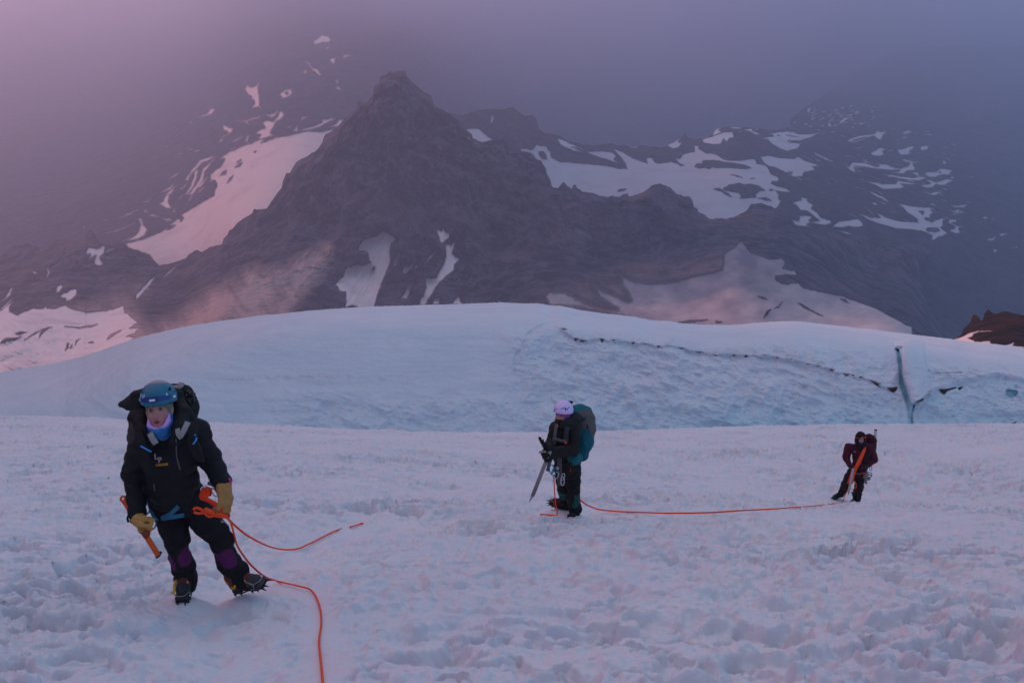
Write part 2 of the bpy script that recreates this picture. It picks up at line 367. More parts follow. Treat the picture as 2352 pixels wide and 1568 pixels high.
# right-hand patches that lie on the same far slope as the right ridge
right_polys = [
 TD([(120,275),(180,262),(265,262),(305,300),(350,335),(390,370),(300,392),(200,350)]), TD([(372,215),(380,150),(390,133),(403,165),(385,215)]),
 # big glacier right of the peak
 TD([(640,450),(700,442),(750,460),(775,445),(790,412),(840,425),(885,420),(905,460),(925,480),(920,520),(1010,570),(1080,568),(1160,582),(1300,590),(1450,608),(1560,635),(1630,632),(1615,590),(1580,535),(1520,470),(1500,460),(1530,455),(1600,490),(1700,545),(1815,582),(1800,535),(1850,530),(1880,575),(1920,585),(2030,570),(2110,590)]) +
 TE([(0,735),(70,738),(95,680),(240,650),(245,610),(235,570),(298,578),(290,610),(385,665),(510,680),(600,740),(690,762),(810,765),(900,748),(985,738),(1030,770),(1015,795),(1120,815),(1165,845),(1190,905),(1220,940),(1290,965),(1312,990),(1290,1018),(1215,1020),(1205,1050),(1290,1085),(1400,1110),(1450,1155),(1330,1145),(1255,1138),(1305,1190),(1300,1240),(1325,1270),(1280,1350),(1100,1420),(900,1600),(400,1640),(100,1300)]) +
 TD([(2100,900),(1800,1000),(1300,980),(900,900),(880,640),(835,560),(790,545),(760,500),(720,480),(660,475)]),
 TD([(985,355),(1030,362),(1120,405),(1240,465),(1225,483),(1150,470),(1050,430),(1010,405)]),
 TD([(1250,480),(1320,475),(1420,472),(1500,485),(1528,520),(1505,545),(1560,590),(1480,560),(1380,528),(1300,500)]),
 TD([(1655,437),(1700,425),(1755,418),(1720,435),(1680,440)]), TD([(1915,433),(1960,425),(2020,400),(2075,370),(2120,350),(2095,385),(2133,400),(2100,435),(2050,450),(1990,418),(1950,435)]),
 TE([(340,500),(480,455),(570,420),(650,402),(720,408),(737,460),(720,478),(680,480),(655,528),(625,510),(615,480),(590,500),(575,555),(490,555),(355,540)]),
 TE([(470,445),(485,400),(530,355),(590,352),(545,375),(580,408),(510,435)]), TE([(685,355),(715,340),(830,342),(820,362),(735,365)]),
 TE([(850,378),(960,355),(975,390),(1020,410),(1070,435),(1010,440),(950,400)]), TE([(790,408),(810,390),(845,390)]), TE([(1000,355),(1060,370),(1030,382)]),
 TE([(1095,478),(1180,465),(1240,455),(1220,430),(1175,425),(1290,405),(1400,395),(1500,405),(1606,435)]) + TF([(180,345),(240,350),(300,350),(400,340),(320,378),(230,412),(110,408),(130,425),(235,438),(200,480),(110,503),(40,480),(0,455)]) + TE([(1230,560),(1170,500)]),
 TE([(1068,712),(1190,700),(1260,715),(1340,730),(1480,740),(1540,715)]) + TF([(215,558),(280,595),(370,620),(405,645),(330,640),(365,668),(260,690),(245,728),(170,735),(90,690),(0,650)]) + TE([(1180,830),(1120,790)]),
 TF([(330,505),(400,535),(455,560),(525,595),(505,603),(440,575),(370,540)]), TF([(222,535),(290,560),(345,585),(290,572)]), TF([(350,565),(420,595),(380,590)]), TF([(475,545),(523,560),(500,560)]),
 TF([(645,415),(680,390),(760,365),(870,355),(900,345),(905,325),(960,330),(1008,325),(970,355),(955,405),(930,400),(885,365),(850,380),(760,415),(700,425)]),
 TF([(1143,345),(1160,325),(1212,318),(1220,335),(1165,350)]), TF([(1310,360),(1395,352),(1405,365)]), TF([(1130,388),(1160,372),(1200,375),(1160,390)]), TF([(1250,345),(1270,338),(1280,347)]),
 TF([(1090,488),(1140,488),(1200,465),(1248,460),(1235,485),(1200,505),(1223,512),(1190,535),(1120,535)]), TF([(1300,470),(1350,450),(1380,460),(1360,490),(1310,500),(1305,485)]), TF([(1225,532),(1300,512),(1330,512),(1260,530)]),
 TF([(1480,470),(1565,467),(1540,476)]), TF([(1080,440),(1100,433),(1115,442)]), TF([(1090,405),(1130,410),(1115,415)]), TF([(715,485),(740,470),(815,460),(780,470)]),
 TF([(850,520),(900,500),(930,475),(1000,485),(960,505),(980,535),(930,548),(870,540)]), TF([(1000,510),(1040,490),(1070,488),(1030,505)]),
 TF([(635,645),(670,640),(690,605),(800,608),(900,640),(940,640),(905,615),(1010,625),(1070,655),(1120,660),(1200,635),(1210,610),(1150,590),(1140,568),(1230,595),(1300,603),(1225,612),(1255,650),(1255,675),(1180,680),(1150,708),(1060,695),(1010,680),(1100,685),(1120,678),(960,665),(870,655),(760,640),(705,635),(755,665),(700,650),(720,680),(800,693),(700,690)]),
 TF([(780,585),(830,590),(880,612),(820,605)]), TF([(1495,590),(1520,590),(1537,615),(1515,622)]),
 TF([(1010,710),(1060,718),(1170,735),(1240,745),(1290,730),(1230,695),(1280,695),(1300,730),(1370,740),(1290,768),(1200,765),(1130,750),(1060,737),(1020,737)]),
 TF([(1350,690),(1440,690),(1490,658),(1585,675),(1560,715),(1480,715),(1440,735),(1380,735),(1350,715)]), TF([(1565,740),(1590,730),(1612,745),(1590,752)]),
 TF([(1330,757),(1400,765),(1440,785),(1540,755),(1605,765),(1540,790),(1530,810),(1440,800),(1410,830),(1340,828),(1298,810),(1380,800),(1400,790)]),
 TF([(800,765),(870,778),(960,798),(1080,800),(1095,780),(1080,762),(1200,785),(1290,795),(1200,803),(1120,795),(1165,828),(1110,840),(970,845),(920,815)]),
 TF([(1262,857),(1330,870),(1400,880),(1430,865),(1505,880),(1450,888),(1430,902),(1370,885)]), TF([(1485,828),(1550,845),(1520,850)]),
 TF([(830,862),(880,870),(950,905),(1000,930),(1025,957),(980,945),(920,915)]), TF([(858,955),(900,968),(945,988),(885,985)]), TF([(905,935),(960,955),(1045,990),(960,975)]),
 TF([(1090,972),(1180,990),(1280,1003),(1400,1010),(1440,1028),(1390,1028),(1420,1050),(1390,1075),(1385,1100),(1340,1095),(1340,1115),(1400,1140),(1490,1103),(1535,1108),(1500,1125),(1505,1175),(1480,1185),(1545,1240),(1500,1262),(1460,1270),(1415,1308),(1400,1280),(1410,1255),(1330,1220),(1230,1205),(1080,1195),(1000,1170),(900,1140),(830,1115),(750,1060),(860,1100),(950,1105),(905,1055),(980,1090),(1100,1130),(1180,1140),(1280,1143),(1270,1110),(1190,1055),(1150,1010)]),
 TF([(1385,978),(1410,967),(1445,985),(1440,995)]), TF([(800,990),(850,1030),(910,1103),(870,1070)]), TF([(975,1012),(1040,1040),(1130,1060),(1060,1055)]),
 TF([(620,1035),(700,1075),(775,1113),(700,1090)]), TF([(1560,985),(1640,990),(1730,980),(1690,1008),(1620,1008)]), TF([(1490,1065),(1590,1068),(1630,1050),(1570,1045),(1640,1025),(1700,1050),(1620,1070),(1540,1073)]),
 TF([(1420,1050),(1460,1052),(1510,1068),(1470,1060)]), TF([(1700,950),(1755,965),(1730,965)]), TF([(1560,1110),(1620,1115),(1625,1138),(1580,1140),(1620,1170),(1690,1182),(1645,1190),(1660,1235),(1620,1242),(1555,1210),(1620,1195),(1600,1165),(1560,1150)]),
 TF([(150,968),(190,953),(235,945),(230,912),(290,930),(300,955),(345,993),(320,1015),(375,1050),(405,1095),(500,1130),(505,1150),(440,1165),(380,1155),(320,1140),(400,1125),(350,1085),(290,1040),(225,1030),(190,985)]),
 TF([(140,1120),(215,1125),(220,1080),(290,1078),(335,1095),(300,1120),(320,1140),(280,1155),(320,1183),(250,1175),(170,1160)]),
 TF([(510,1182),(560,1140),(650,1125),(740,1108),(765,1125),(798,1175),(700,1185),(660,1172),(600,1188)]), TF([(530,1213),(620,1220),(745,1255),(640,1245)]), TF([(380,1187),(410,1185),(455,1203)]),
 TF([(435,750),(470,775),(515,815),(480,795)]), TF([(498,742),(540,765),(580,797),(545,780)]), TF([(705,808),(750,830),(785,847),(740,835)]), TF([(230,762),(180,735),(210,737),(255,762)]),
 TF([(290,850),(320,865),(350,877),(320,872)]), TF([(1735,735),(1770,732),(1780,745)]), TF([(1845,1102),(1880,1090),(1905,1105),(1885,1115)]), TF([(1930,1105),(1970,1105),(1950,1115)]),
 TF([(1895,1290),(1950,1280),(1982,1265),(1960,1300),(1920,1303)]), TF([(2005,1250),(2040,1240),(2088,1237),(2030,1270)]), TF([(1950,1385),(1975,1380),(2000,1393),(1970,1413)]), TF([(2085,1365),(2145,1375),(2172,1355),(2168,1375)]),
 TF([(290,150),(295,120),(325,112),(312,150),(300,168)]), TF([(250,270),(275,253),(298,255),(290,272)]), TF([(575,265),(580,240),(620,205),(660,205),(620,240)]), TF([(620,185),(700,168),(690,185),(650,190)]),
 TF([(745,250),(790,250),(830,240),(790,260),(765,272)]), TF([(825,270),(850,268),(855,288)]), TF([(660,280),(715,285),(700,298)]), TF([(365,168),(385,158),(398,165)]), TF([(470,270),(490,240),(500,265),(510,280),(490,285)]),
 TF([(575,370),(600,362),(640,378)]), TF([(1035,312),(1085,298),(1050,315)]),
]
rg = random.Random(4)
for k in range(70):      # scattered small far patches
    x = rg.gauss(520, 190); y = rg.gauss(200, 62)
    if y < 60 or x < 120: continue
    s = rg.uniform(5, 17); a = rg.uniform(-0.5, 0.1)
    right_polys.append(TF([(x+s*1.6*math.cos(t)*math.cos(a)-s*.45*math.sin(t)*math.sin(a), y+s*1.6*math.cos(t)*math.sin(a)+s*.45*math.sin(t)*math.cos(a)) for t in np.linspace(0, 5.2, 6)]))
for k in range(46):
    x = rg.uniform(560, 1650); y = 300+rg.uniform(0, 1)*900*min(1, max(.2, (x-300)/900))
    s = rg.uniform(6, 20); a = rg.uniform(0.0, 0.55)
    right_polys.append(TF([(x+s*2.3*math.cos(t)*math.cos(a)-s*.3*math.sin(t)*math.sin(a), y+s*2.3*math.cos(t)*math.sin(a)+s*.3*math.sin(t)*math.cos(a)) for t in np.linspace(0, 5.2, 6)]))
right_holes = [TD([(820,470),(860,470),(880,500),(892,545),(850,540),(822,510)]), TD([(1110,430),(1170,440),(1240,470),(1225,483),(1160,455)]),
 TE([(238,835),(280,800),(345,790),(340,765),(385,760),(440,755),(510,757),(600,775),(780,800),(900,825),(955,850),(890,868),(740,855),(640,845),(530,860),(470,845),(425,868),(370,845),(345,862),(290,855)]),
 TE([(612,1110),(680,1065),(740,1055),(800,1042),(850,1055),(960,1058),(1050,1080),(1110,1120),(1140,1138),(1060,1150),(1000,1190),(1020,1218),(900,1235),(810,1238),(832,1210),(790,1165),(640,1140)]),
 TE([(480,1120),(560,1108),(600,1130),(680,1180),(718,1222),(640,1190),(570,1145)]), TE([(1045,1230),(1140,1222),(1180,1240),(1210,1265),(1140,1265)]),
 TE([(1015,790),(1040,760),(1075,768),(1130,812)]), TE([(1410,912),(1445,900),(1475,905),(1470,925),(1430,925)]), TE([(20,795),(60,795),(118,822),(80,828)]), TE([(1180,1125),(1210,1118),(1235,1130),(1200,1140)]),
 TE([(1390,435),(1440,445),(1560,468),(1480,465)]), TE([(1283,450),(1300,440),(1325,455)]), TE([(700,932),(780,950),(850,975),(790,962)]), TE([(940,985),(980,980),(1003,990)]),
 TF([(690,410),(750,390),(840,375),(790,392),(720,412)]), TF([(1350,1200),(1390,1188),(1450,1190),(1480,1215),(1440,1230),(1370,1222)]), TF([(1285,1040),(1330,1038),(1335,1055),(1320,1075)]),
 TF([(1000,670),(1120,672),(1110,688),(1060,690)]), TF([(1460,692),(1490,690),(1485,702)]), TF([(1640,1045),(1655,1045),(1645,1055)]), TD([(1540,840),(1560,820),(1620,815),(1600,832)])]

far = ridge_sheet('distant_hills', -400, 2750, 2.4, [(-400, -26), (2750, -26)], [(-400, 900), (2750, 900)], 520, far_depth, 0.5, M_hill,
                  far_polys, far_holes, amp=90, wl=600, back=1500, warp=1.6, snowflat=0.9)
right_depth = rbf([(1050, 260, 4000), (1240, 300, 4100), (1400, 330, 4300), (1700, 300, 4600), (1600, 340, 4300), (1300, 420, 3800), (1500, 430, 3750), (1600, 500, 3450),
                   (1850, 420, 3900), (1900, 300, 5200), (2050, 260, 6500), (2000, 350, 4700), (2150, 450, 4200), (2150, 560, 3600), (1850, 520, 3500), (2400, 420, 5500), (2400, 600, 4000),
                   (2750, 300, 7000), (2750, 700, 4000), (1100, 700, 3300), (1900, 800, 3000), (1900, 120, 11000), (2300, 120, 11000)])
right_crest = TL([(1960,520),(2050,515),(2120,532),(2200,505),(2270,500)]) + TD([(270,110),(410,80),(480,90),(520,75),(575,65),(630,110),(690,145),(755,140),(790,175),(820,270),(860,300),(1010,330),(1090,380),(1250,412),(1360,415),(1480,398),(1540,420),(1600,410),(1650,440),(1755,415),(1850,430),(1915,433),(1990,418),(2050,400),(2120,350),(2155,305),(2165,300),(2180,345),(2250,365),(2300,350)]) + \
    TE([(340,500),(470,440),(530,350),(720,335),(960,350),(1300,380),(1450,330)]) + TF([(120,240),(240,130),(400,30)]) + [(1990,150),(2100,110),(2750,100)]
right = ridge_sheet('snowy_ridge', 980, 2750, 2.2, right_crest, [(980, 760), (2750, 800)], 430, right_depth, 1.6, M_rockfar,
                    right_polys, right_holes, shade_dim=lambda x, y: 0.38-0.3*np.exp(-((x-1640)/110)**2-((y-315)/22)**2), amp=60, wl=330, back=900, warp=1.3, snowflat=0.9,  # painted shade over the ridge snow, eased at the sunlit crest
                    jagf=lambda x: np.clip((1850-x)/100, 0.1, 1))

# the rock pyramid with its left and right ridges
peak_crest = [(-400,640),(-150,600),(0,590)] + TL([(60,1130),(130,1120),(200,1140),(260,1100),(330,1110)]) + TB([(740,430),(755,330),(790,300),(820,330),(850,400),(960,430),(1085,425),(1110,460),(1200,490),(1290,520),(1390,615)]) + \
    TB([(1410,608),(1460,600),(1540,580),(1620,550),(1640,520),(1700,480),(1760,495),(1840,450),(1935,425),(1945,380),(1985,345),(1995,310),(2030,290),(2070,235),(2200,160),(2205,135),(2225,115)]) + \
    TL([(1175,962),(1225,958),(1270,890),(1295,860),(1297,835),(1316,795),(1330,795),(1360,745),(1455,692),(1480,655),(1490,622),(1540,592),(1580,550),(1612,520),(1640,505),(1640,470),(1650,455),(1665,475),(1690,465),(1713,440),(1718,395),(1742,388),(1746,345),(1775,345),(1785,328),(1815,332),(1850,322),(1862,325),(1868,350),(1890,375),(1925,405),(1935,415),(1980,440),(1990,470),(2000,490),(2050,515),(2100,550),(2118,580),(2168,618),(2172,645)]) + \
    TD([(215,370),(260,388),(300,392),(400,375),(490,366),(535,385),(540,430),(590,455),(650,475),(735,485),(775,515),(795,560),(832,558),(845,600),(865,600),(880,660),(925,745),(938,800),(995,810),(1020,770),(1040,750),(1062,765),(1080,795),(1100,800),(1108,820),(1122,815),(1128,785),(1145,772),(1160,785),(1165,810),(1220,838),(1270,850),(1325,855),(1370,880),(1440,892),(1500,875),(1510,893),(1570,885),(1590,862),(1638,862),(1640,890),(1790,840),(1850,785),(1930,768),(1980,785),(2020,805),(2065,850),(2090,870),(2120,868),(2150,890),(2200,885),(2232,930),(2240,990),(2275,998),(2280,1030),(2350,1060)]) + \
    TE([(370,1440),(430,1490),(470,1498),(570,1475),(650,1492),(720,1475),(900,1390),(960,1300),(1090,1295),(1200,1330),(1310,1380)]) + [(1815,500),(1830,520),(1900,530),(2000,545),(2120,565),(2250,610),(2352,640),(2750,760)]
peak_base = [(-400, 930), (0, 925), (300, 880), (700, 800), (1300, 790), (2352, 850), (2750, 850)]
peak_depth = rbf([(-400, 640, 3300), (0, 600, 3100), (200, 560, 3000), (350, 610, 2900), (500, 560, 2880), (650, 420, 2950), (780, 290, 2960), (905, 165, 3000), (1050, 300, 3020), (1250, 430, 3000), (1500, 425, 3050), (1800, 480, 3150),
                  (2100, 560, 3400), (2352, 640, 3700), (2750, 760, 3700), (905, 400, 2800), (980, 560, 2650), (700, 560, 2650), (750, 520, 2720), (870, 520, 2680), (850, 690, 2450), (960, 690, 2450), (1100, 690, 2480), (1200, 560, 2780),
                  (400, 700, 2450), (200, 660, 2650), (250, 740, 2150), (0, 690, 2500), (0, 760, 1900), (0, 860, 1500), (300, 780, 1750), (-400, 900, 1500), (-400, 750, 2100), (600, 690, 2250), (500, 740, 1950), (700, 790, 1900),
                  (1450, 560, 2850), (1400, 640, 2550), (1260, 670, 2350), (1550, 640, 2450), (1700, 560, 2700), (1350, 720, 2100), (1500, 730, 1950), (1700, 640, 2150), (1780, 720, 1800), (2000, 730, 1900), (2110, 765, 1950),
                  (2000, 650, 2900), (2150, 740, 3000), (2300, 760, 3300), (2750, 850, 3200), (1800, 800, 1500), (1300, 800, 1700)])
peak_polys = [
 TC([(940,510),(945,470),(990,410),(1040,400),(1120,370),(1165,335),(1225,360),(1280,400),(1240,450),(1225,520),(1235,600),(1200,700),(1160,800),(1110,930),(1085,1040),(820,1050),(830,990),(820,890),(770,880),(740,830),(715,830),(800,750),(830,680),(920,640),(960,650),(1020,640),(1055,620),(1035,580),(1030,530),(1000,510)]),
 TC([(1660,310),(1700,335),(1720,310),(1740,340),(1780,350),(1775,390),(1710,445),(1680,400)]), TC([(1790,345),(1800,310),(1812,305),(1800,335)]),
 TC([(1735,465),(1780,450),(1790,470),(1815,435),(1830,445),(1810,500),(1800,535),(1840,575),(1870,585),(1825,640),(1825,685),(1750,745),(1700,790),(1650,850),(1620,905),(1580,960),(1565,1005),(1500,1005),(1510,965),(1540,920),(1560,850),(1560,790),(1540,755),(1600,770),(1660,755),(1690,690),(1740,600),(1750,530)]),
 TC([(1255,660),(1265,610),(1320,520),(1325,550),(1300,640)]), TC([(1345,720),(1355,660),(1410,655),(1470,590),(1440,650),(1380,720)]), TC([(1455,690),(1475,645),(1495,645)]), TC([(1300,965),(1350,920),(1380,860),(1420,800),(1465,790),(1420,850),(1400,920),(1380,950),(1340,945)]),
 TC([(1455,815),(1465,815),(1470,960),(1460,890)]), TC([(1220,930),(1240,880),(1270,865),(1245,910)]), TC([(1620,1005),(1640,950),(1690,940),(1680,1000)]), TC([(1800,1000),(1855,918),(1875,960),(1893,1000)]), TC([(1550,630),(1600,560),(1650,522),(1600,590)]),
 TC([(1660,640),(1680,620),(1685,660)]), TC([(1300,1000),(1330,985),(1335,1005)]), TC([(1845,795),(1885,768),(1870,785)]), TC([(1925,740),(1940,728),(1935,742)]), TC([(1410,325),(1415,280),(1420,320)]), TC([(1270,475),(1290,445),(1285,475)]),
 TC([(2215,990),(2240,968),(2250,988)]), TC([(1505,690),(1530,672),(1520,700)]),
 TB([(748,520),(752,480),(770,457),(830,462),(905,443),(920,455),(905,500),(870,545),(885,575),(902,600),(865,615),(825,610),(822,560),(840,520),(800,540),(768,580),(785,510)]), TB([(890,520),(930,480),(1010,458),(960,490)]),
 TB([(725,560),(735,560),(742,590)]), TB([(515,495),(530,470),(530,485)]), TB([(565,500),(600,455),(575,495)]), TB([(368,652),(400,625),(380,650)]), TB([(390,735),(415,700),(405,640),(415,628),(437,680),(415,710)]), TB([(280,665),(310,665),(330,680),(300,690)]),
 TB([(488,850),(495,800),(530,775),(550,790),(520,840)]), TB([(525,880),(550,860),(580,845),(640,818),(678,825),(655,880),(600,920),(575,930),(575,895),(545,893)]),
 TB([(1183,905),(1190,865),(1240,800),(1300,740),(1362,695),(1330,750),(1260,830),(1210,895)]), TB([(1255,830),(1300,775),(1320,765),(1280,825)]), TB([(1390,740),(1440,690),(1480,645),(1535,622),(1490,670),(1440,715)]), TB([(1270,915),(1305,885),(1290,910)]),
 # pale glacier floor bottom left
 TB([(-900,1100),(0,1010),(60,960),(115,925),(80,975),(85,1020),(150,1045),(230,1010),(290,985),(340,995),(380,985),(390,955),(405,990),(470,990),(570,955),(640,1000),(760,1020),(900,1010),(1000,990),(1080,960),(1085,1020),(1120,1035),(1200,1110),(1130,1160),(1240,1150),(1180,1200),(1100,1230),(1180,1240),(1050,1330),(900,1450),(-900,1900)]),
 TB([(0,930),(40,900),(100,810),(115,810),(90,870),(30,920)]), TB([(0,850),(30,835),(10,855)]), TB([(0,1010),(10,985),(100,905),(105,915),(40,980)]),
 # right-hand glacier basin
 TG([(1335,130),(1400,90),(1430,60),(1455,38),(1490,80),(1520,120),(1640,160),(1745,165),(1750,190),(1730,225),(1790,240),(1820,240),(1825,270),(1770,275),(1680,270),(1690,310),(1760,330),(1830,320),(1870,355),(2000,385),(2130,410),(2240,450),(2352,490),(2600,620),(2600,760),(900,760),(700,560),(430,500),(160,475),(135,410),(150,385),(200,375),(270,378),(400,450),(560,500),(620,500),(500,430),(445,335),(480,345),(560,380),(700,440),(690,400),(650,350),(640,290),(612,245),(650,255),(700,290),(760,310),(850,320),(1000,310),(1200,260),(1320,235),(1335,180)]),
 TG([(195,355),(200,338),(240,352),(235,362)]),
 # thin gully on the right shoulder
 TD([(918,950),(925,900),(960,880),(1005,890),(1012,1000),(965,1005),(930,990)]), TD([(1012,1005),(1040,1020),(1070,1075),(1085,1130),(1110,1170),(1140,1185),(1155,1150),(1200,1180),(1250,1200),(1300,1235),(1312,1275),(1290,1285),(1260,1255),(1190,1228),(1120,1215),(1070,1185),(1065,1120),(1045,1075)]),
 TD([(155,340),(175,342),(200,372),(180,365)]), TD([(478,430),(510,445),(565,492),(530,475)]), TD([(230,395),(250,408),(235,405)]),
 TF([(905+1100,1015),(0,0),(0,0)]) if False else TR([(1980,1245),(2060,1255),(2165,1288),(2100,1285),(2030,1268)]), TR([(1115,1060),(1135,1058),(1125,1072)]),
]
peak_polys.append(TF([(-5,1480),(60,1465),(90,1500),(60,1545),(0,1560)]))
peak_holes = [TC([(1060,690),(1075,655),(1092,665),(1080,695)]), TC([(560,800),(640,780),(690,755),(710,830),(745,850),(745,890),(790,890),(820,930),(810,1000),(830,1040),(860,1050),(780,1040),(800,960),(740,960),(690,930),(650,860),(600,830)]),
 TC([(280,1010),(320,970),(380,975),(395,1000),(340,1015)]), TC([(140,1070),(190,1062),(225,1085),(160,1088)]), TC([(830,1030),(870,1010),(930,1025),(860,1042)]),
 TB([(1330,1150),(1400,1170),(1480,1150),(1560,1100),(1560,1140),(1420,1200),(1300,1215),(1180,1190),(1220,1160)]), TB([(0,1285),(40,1250),(160,1240),(185,1232),(120,1265),(40,1275)]), TB([(130,1205),(180,1185),(230,1195),(170,1218)]),
 TB([(930,1255),(960,1215),(1060,1175),(1000,1215),(940,1258)]), TB([(770,1285),(800,1275),(812,1285),(790,1292)]), TB([(570,1350),(580,1300),(600,1290),(590,1330)]), TB([(610,1335),(625,1300),(625,1330)]), TB([(652,1310),(665,1270),(700,1250),(670,1280)]),
 TB([(215,1260),(300,1200),(420,1150),(450,1150),(330,1190),(250,1240)]), TB([(340,1240),(360,1190),(420,1160),(370,1200)]), TB([(560,1145),(700,1150),(850,1125),(800,1145),(690,1160)]),
 TG([(1604,555),(1625,510),(1648,495),(1650,505),(1625,535)]), TG([(1670,495),(1700,478),(1725,450),(1700,485)]), TG([(1830,460),(1860,462),(1930,505),(2000,545),(1960,530),(1880,490)]), TG([(1560,408),(1600,415),(1632,432),(1600,428)]),
 TG([(1680,300),(1700,272),(1760,265),(1830,275),(1835,320),(1800,300),(1760,330),(1720,325)]), TG([(2120,430),(2150,432),(2175,455),(2140,445)]), TG([(1040,588),(1100,578),(1220,570),(1140,580)]), TG([(1280,580),(1320,585),(1290,588)])]
def soft(px, py, poly, w):
    return np.clip(poly_sdf(px, py, poly)/w+0.5, 0, 1)
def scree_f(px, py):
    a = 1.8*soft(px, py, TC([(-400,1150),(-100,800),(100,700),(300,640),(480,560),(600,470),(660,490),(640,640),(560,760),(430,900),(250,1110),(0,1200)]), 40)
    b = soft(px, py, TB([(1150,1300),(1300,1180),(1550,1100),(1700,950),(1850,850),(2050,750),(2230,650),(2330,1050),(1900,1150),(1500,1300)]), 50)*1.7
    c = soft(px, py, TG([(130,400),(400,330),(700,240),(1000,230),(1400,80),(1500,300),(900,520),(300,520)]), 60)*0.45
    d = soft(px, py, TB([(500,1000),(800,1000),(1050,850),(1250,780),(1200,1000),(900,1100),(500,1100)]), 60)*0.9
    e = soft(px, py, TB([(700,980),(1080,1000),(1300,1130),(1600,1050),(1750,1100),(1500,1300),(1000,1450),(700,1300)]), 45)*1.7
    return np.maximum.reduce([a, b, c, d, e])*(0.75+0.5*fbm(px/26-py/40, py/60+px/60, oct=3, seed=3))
def crev_f(px, py):
    m = np.clip((py-690)/60, 0, 1)*np.clip((620-px)/80, 0, 1)
    c = fbm(px/26-py/15, py/34+px/90, oct=3, seed=71, ridged=True)
    m2 = soft(px, py, TC([(700,1050),(760,820),(1000,600),(1180,340),(1270,400),(1220,640),(1080,1050)]), 30)
    s = fbm((px+py*0.62)/8, (py-px)/120, oct=3, seed=44)
    return 16*m*c + 10*m2*s
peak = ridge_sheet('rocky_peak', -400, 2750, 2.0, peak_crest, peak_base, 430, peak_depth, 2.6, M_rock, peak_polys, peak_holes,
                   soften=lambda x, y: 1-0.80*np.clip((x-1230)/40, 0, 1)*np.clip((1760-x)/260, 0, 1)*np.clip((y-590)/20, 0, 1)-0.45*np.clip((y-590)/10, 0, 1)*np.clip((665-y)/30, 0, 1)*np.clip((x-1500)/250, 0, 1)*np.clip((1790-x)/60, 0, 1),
                   shade_dim=lambda x, y: np.clip((x-1150)/60, 0, 1)*np.clip(0.95-0.30*np.clip((y-600)/110, 0, 1)+0.25*fbm(x/40, y/25, oct=3, seed=5)-0.25*np.clip((x-1700)/300, 0, 1)*np.clip((y-650)/60, 0, 1), 0, 1),  # right-hand basin snow painted darker, as in the peak's shade
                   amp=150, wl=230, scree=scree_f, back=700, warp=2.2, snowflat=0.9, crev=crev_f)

# dark outcrop at the right edge, a few hundred metres away, with its snow apron
crag_crest = [(2190, 800)] + TH([(1200,440),(1270,395),(1285,335),(1330,300),(1375,250),(1385,200),(1415,160),(1450,175),(1480,215),(1495,245),(1520,215),(1535,150),(1575,100),(1605,135),(1650,155),(1690,150),(1760,128),(1850,145),(1984,175)]) + [(2420,712),(2550,690),(2750,700)]
crag_depth = rbf([(2190, 800, 260), (2240, 730, 330), (2280, 720, 330), (2352, 725, 300), (2750, 690, 300), (2352, 790, 215), (2750, 830, 200), (2230, 790, 240), (2300, 760, 250), (2190, 830, 220)])
crag = ridge_sheet('rock_outcrop', 2186, 2750, 1.6, crag_crest, [(2186, 850), (2750, 870)], 150, crag_depth, 2.0,
                   rock_snow_mat('brown_outcrop_rock', (0.030, 0.022, 0.024), (0.090, 0.058, 0.056), 8.0, edge=1.0),
                   [TH([(1100,480),(1200,440),(1290,410),(1370,370),(1460,350),(1640,345),(1600,358),(1480,362),(1400,385),(1405,410),(1340,435),(1410,455),(1420,470),(1590,465),(1600,495),(1750,515),(1840,500),(1860,475),(1870,485),(1860,520),(1984,535),(1984,800),(1100,800)])],
                   amp=9, wl=26, back=60, warp=2.0, snowflat=0.9)
# ------------------------------------------------------------------ ice wall (serac ridge) across the gully
def ice_mat():
    m, t, b = new_mat('glacier_ice', 0.65); b.inputs['Specular IOR Level'].default_value = 0.25
    n1 = noise_n(t, 0.35, 6, 0.6)
    lay = noise_n(t, 1.0, 5, 0.55, vec=scaled(t, (0.12, 0.5, 2.6)), dist=0.6)      # annual layers
    f = smooth(t, fmath(t, 'MULTIPLY_ADD', n1, 0.4, fmath(t, 'MULTIPLY', lay, 0.6)), 0.35, 0.7)
    base = mixc(t, f, (0.72, 0.765, 0.84), (0.64, 0.70, 0.80))
    ice = attr(t, 'ice')
    col = mixc(t, ice, base, (0.42, 0.68, 0.79))
    fine = noise_n(t, 3.0, 5, 0.7)
    dirt = smooth(t, fmath(t, 'ADD', attr(t, 'dirt'), fmath(t, 'MULTIPLY_ADD', fine, 0.8, -0.4)), 0.3, 0.75)
    col = mixc(t, dirt, col, (0.23, 0.165, 0.15))
    dust = fmath(t, 'MULTIPLY', attr(t, 'dust'), smooth(t, fine, 0.42, 0.68))
    col = mixc(t, fmath(t, 'MULTIPLY', dust, 0.45), col, (0.42, 0.33, 0.37))
    t.links.new(col, b.inputs['Base Color'])
    bump(t, b, fmath(t, 'ADD', fmath(t, 'MULTIPLY', fine, 0.7), lay), 0.7, 0.16)
    return m
M_ice = ice_mat()
wall_crest = [(-400,900),(-100,868),(0,855)] + TB([(400,1478),(700,1412),(850,1365),(1000,1310),(1200,1245),(1400,1195),(1600,1145),(1900,1098),(2230,1055)]) + \
    TC([(300,1080),(700,1045),(1100,1022),(1500,1010),(1900,1000),(2200,990),(2300,988)]) + TG([(0,457),(60,456),(130,460),(150,474),(230,472),(300,487),(420,512),(560,530),(700,545),(800,562),(880,575),(960,576),(1060,592),(1200,600),(1400,602),(1560,588),(1700,580),(1800,577),(1860,583)]) + \
    TH([(0,308),(200,322),(400,350),(650,380),(850,408),(1000,425),(1150,440),(1300,465),(1500,485),(1700,505),(1984,550)]) + [(2500,820),(2750,850)]
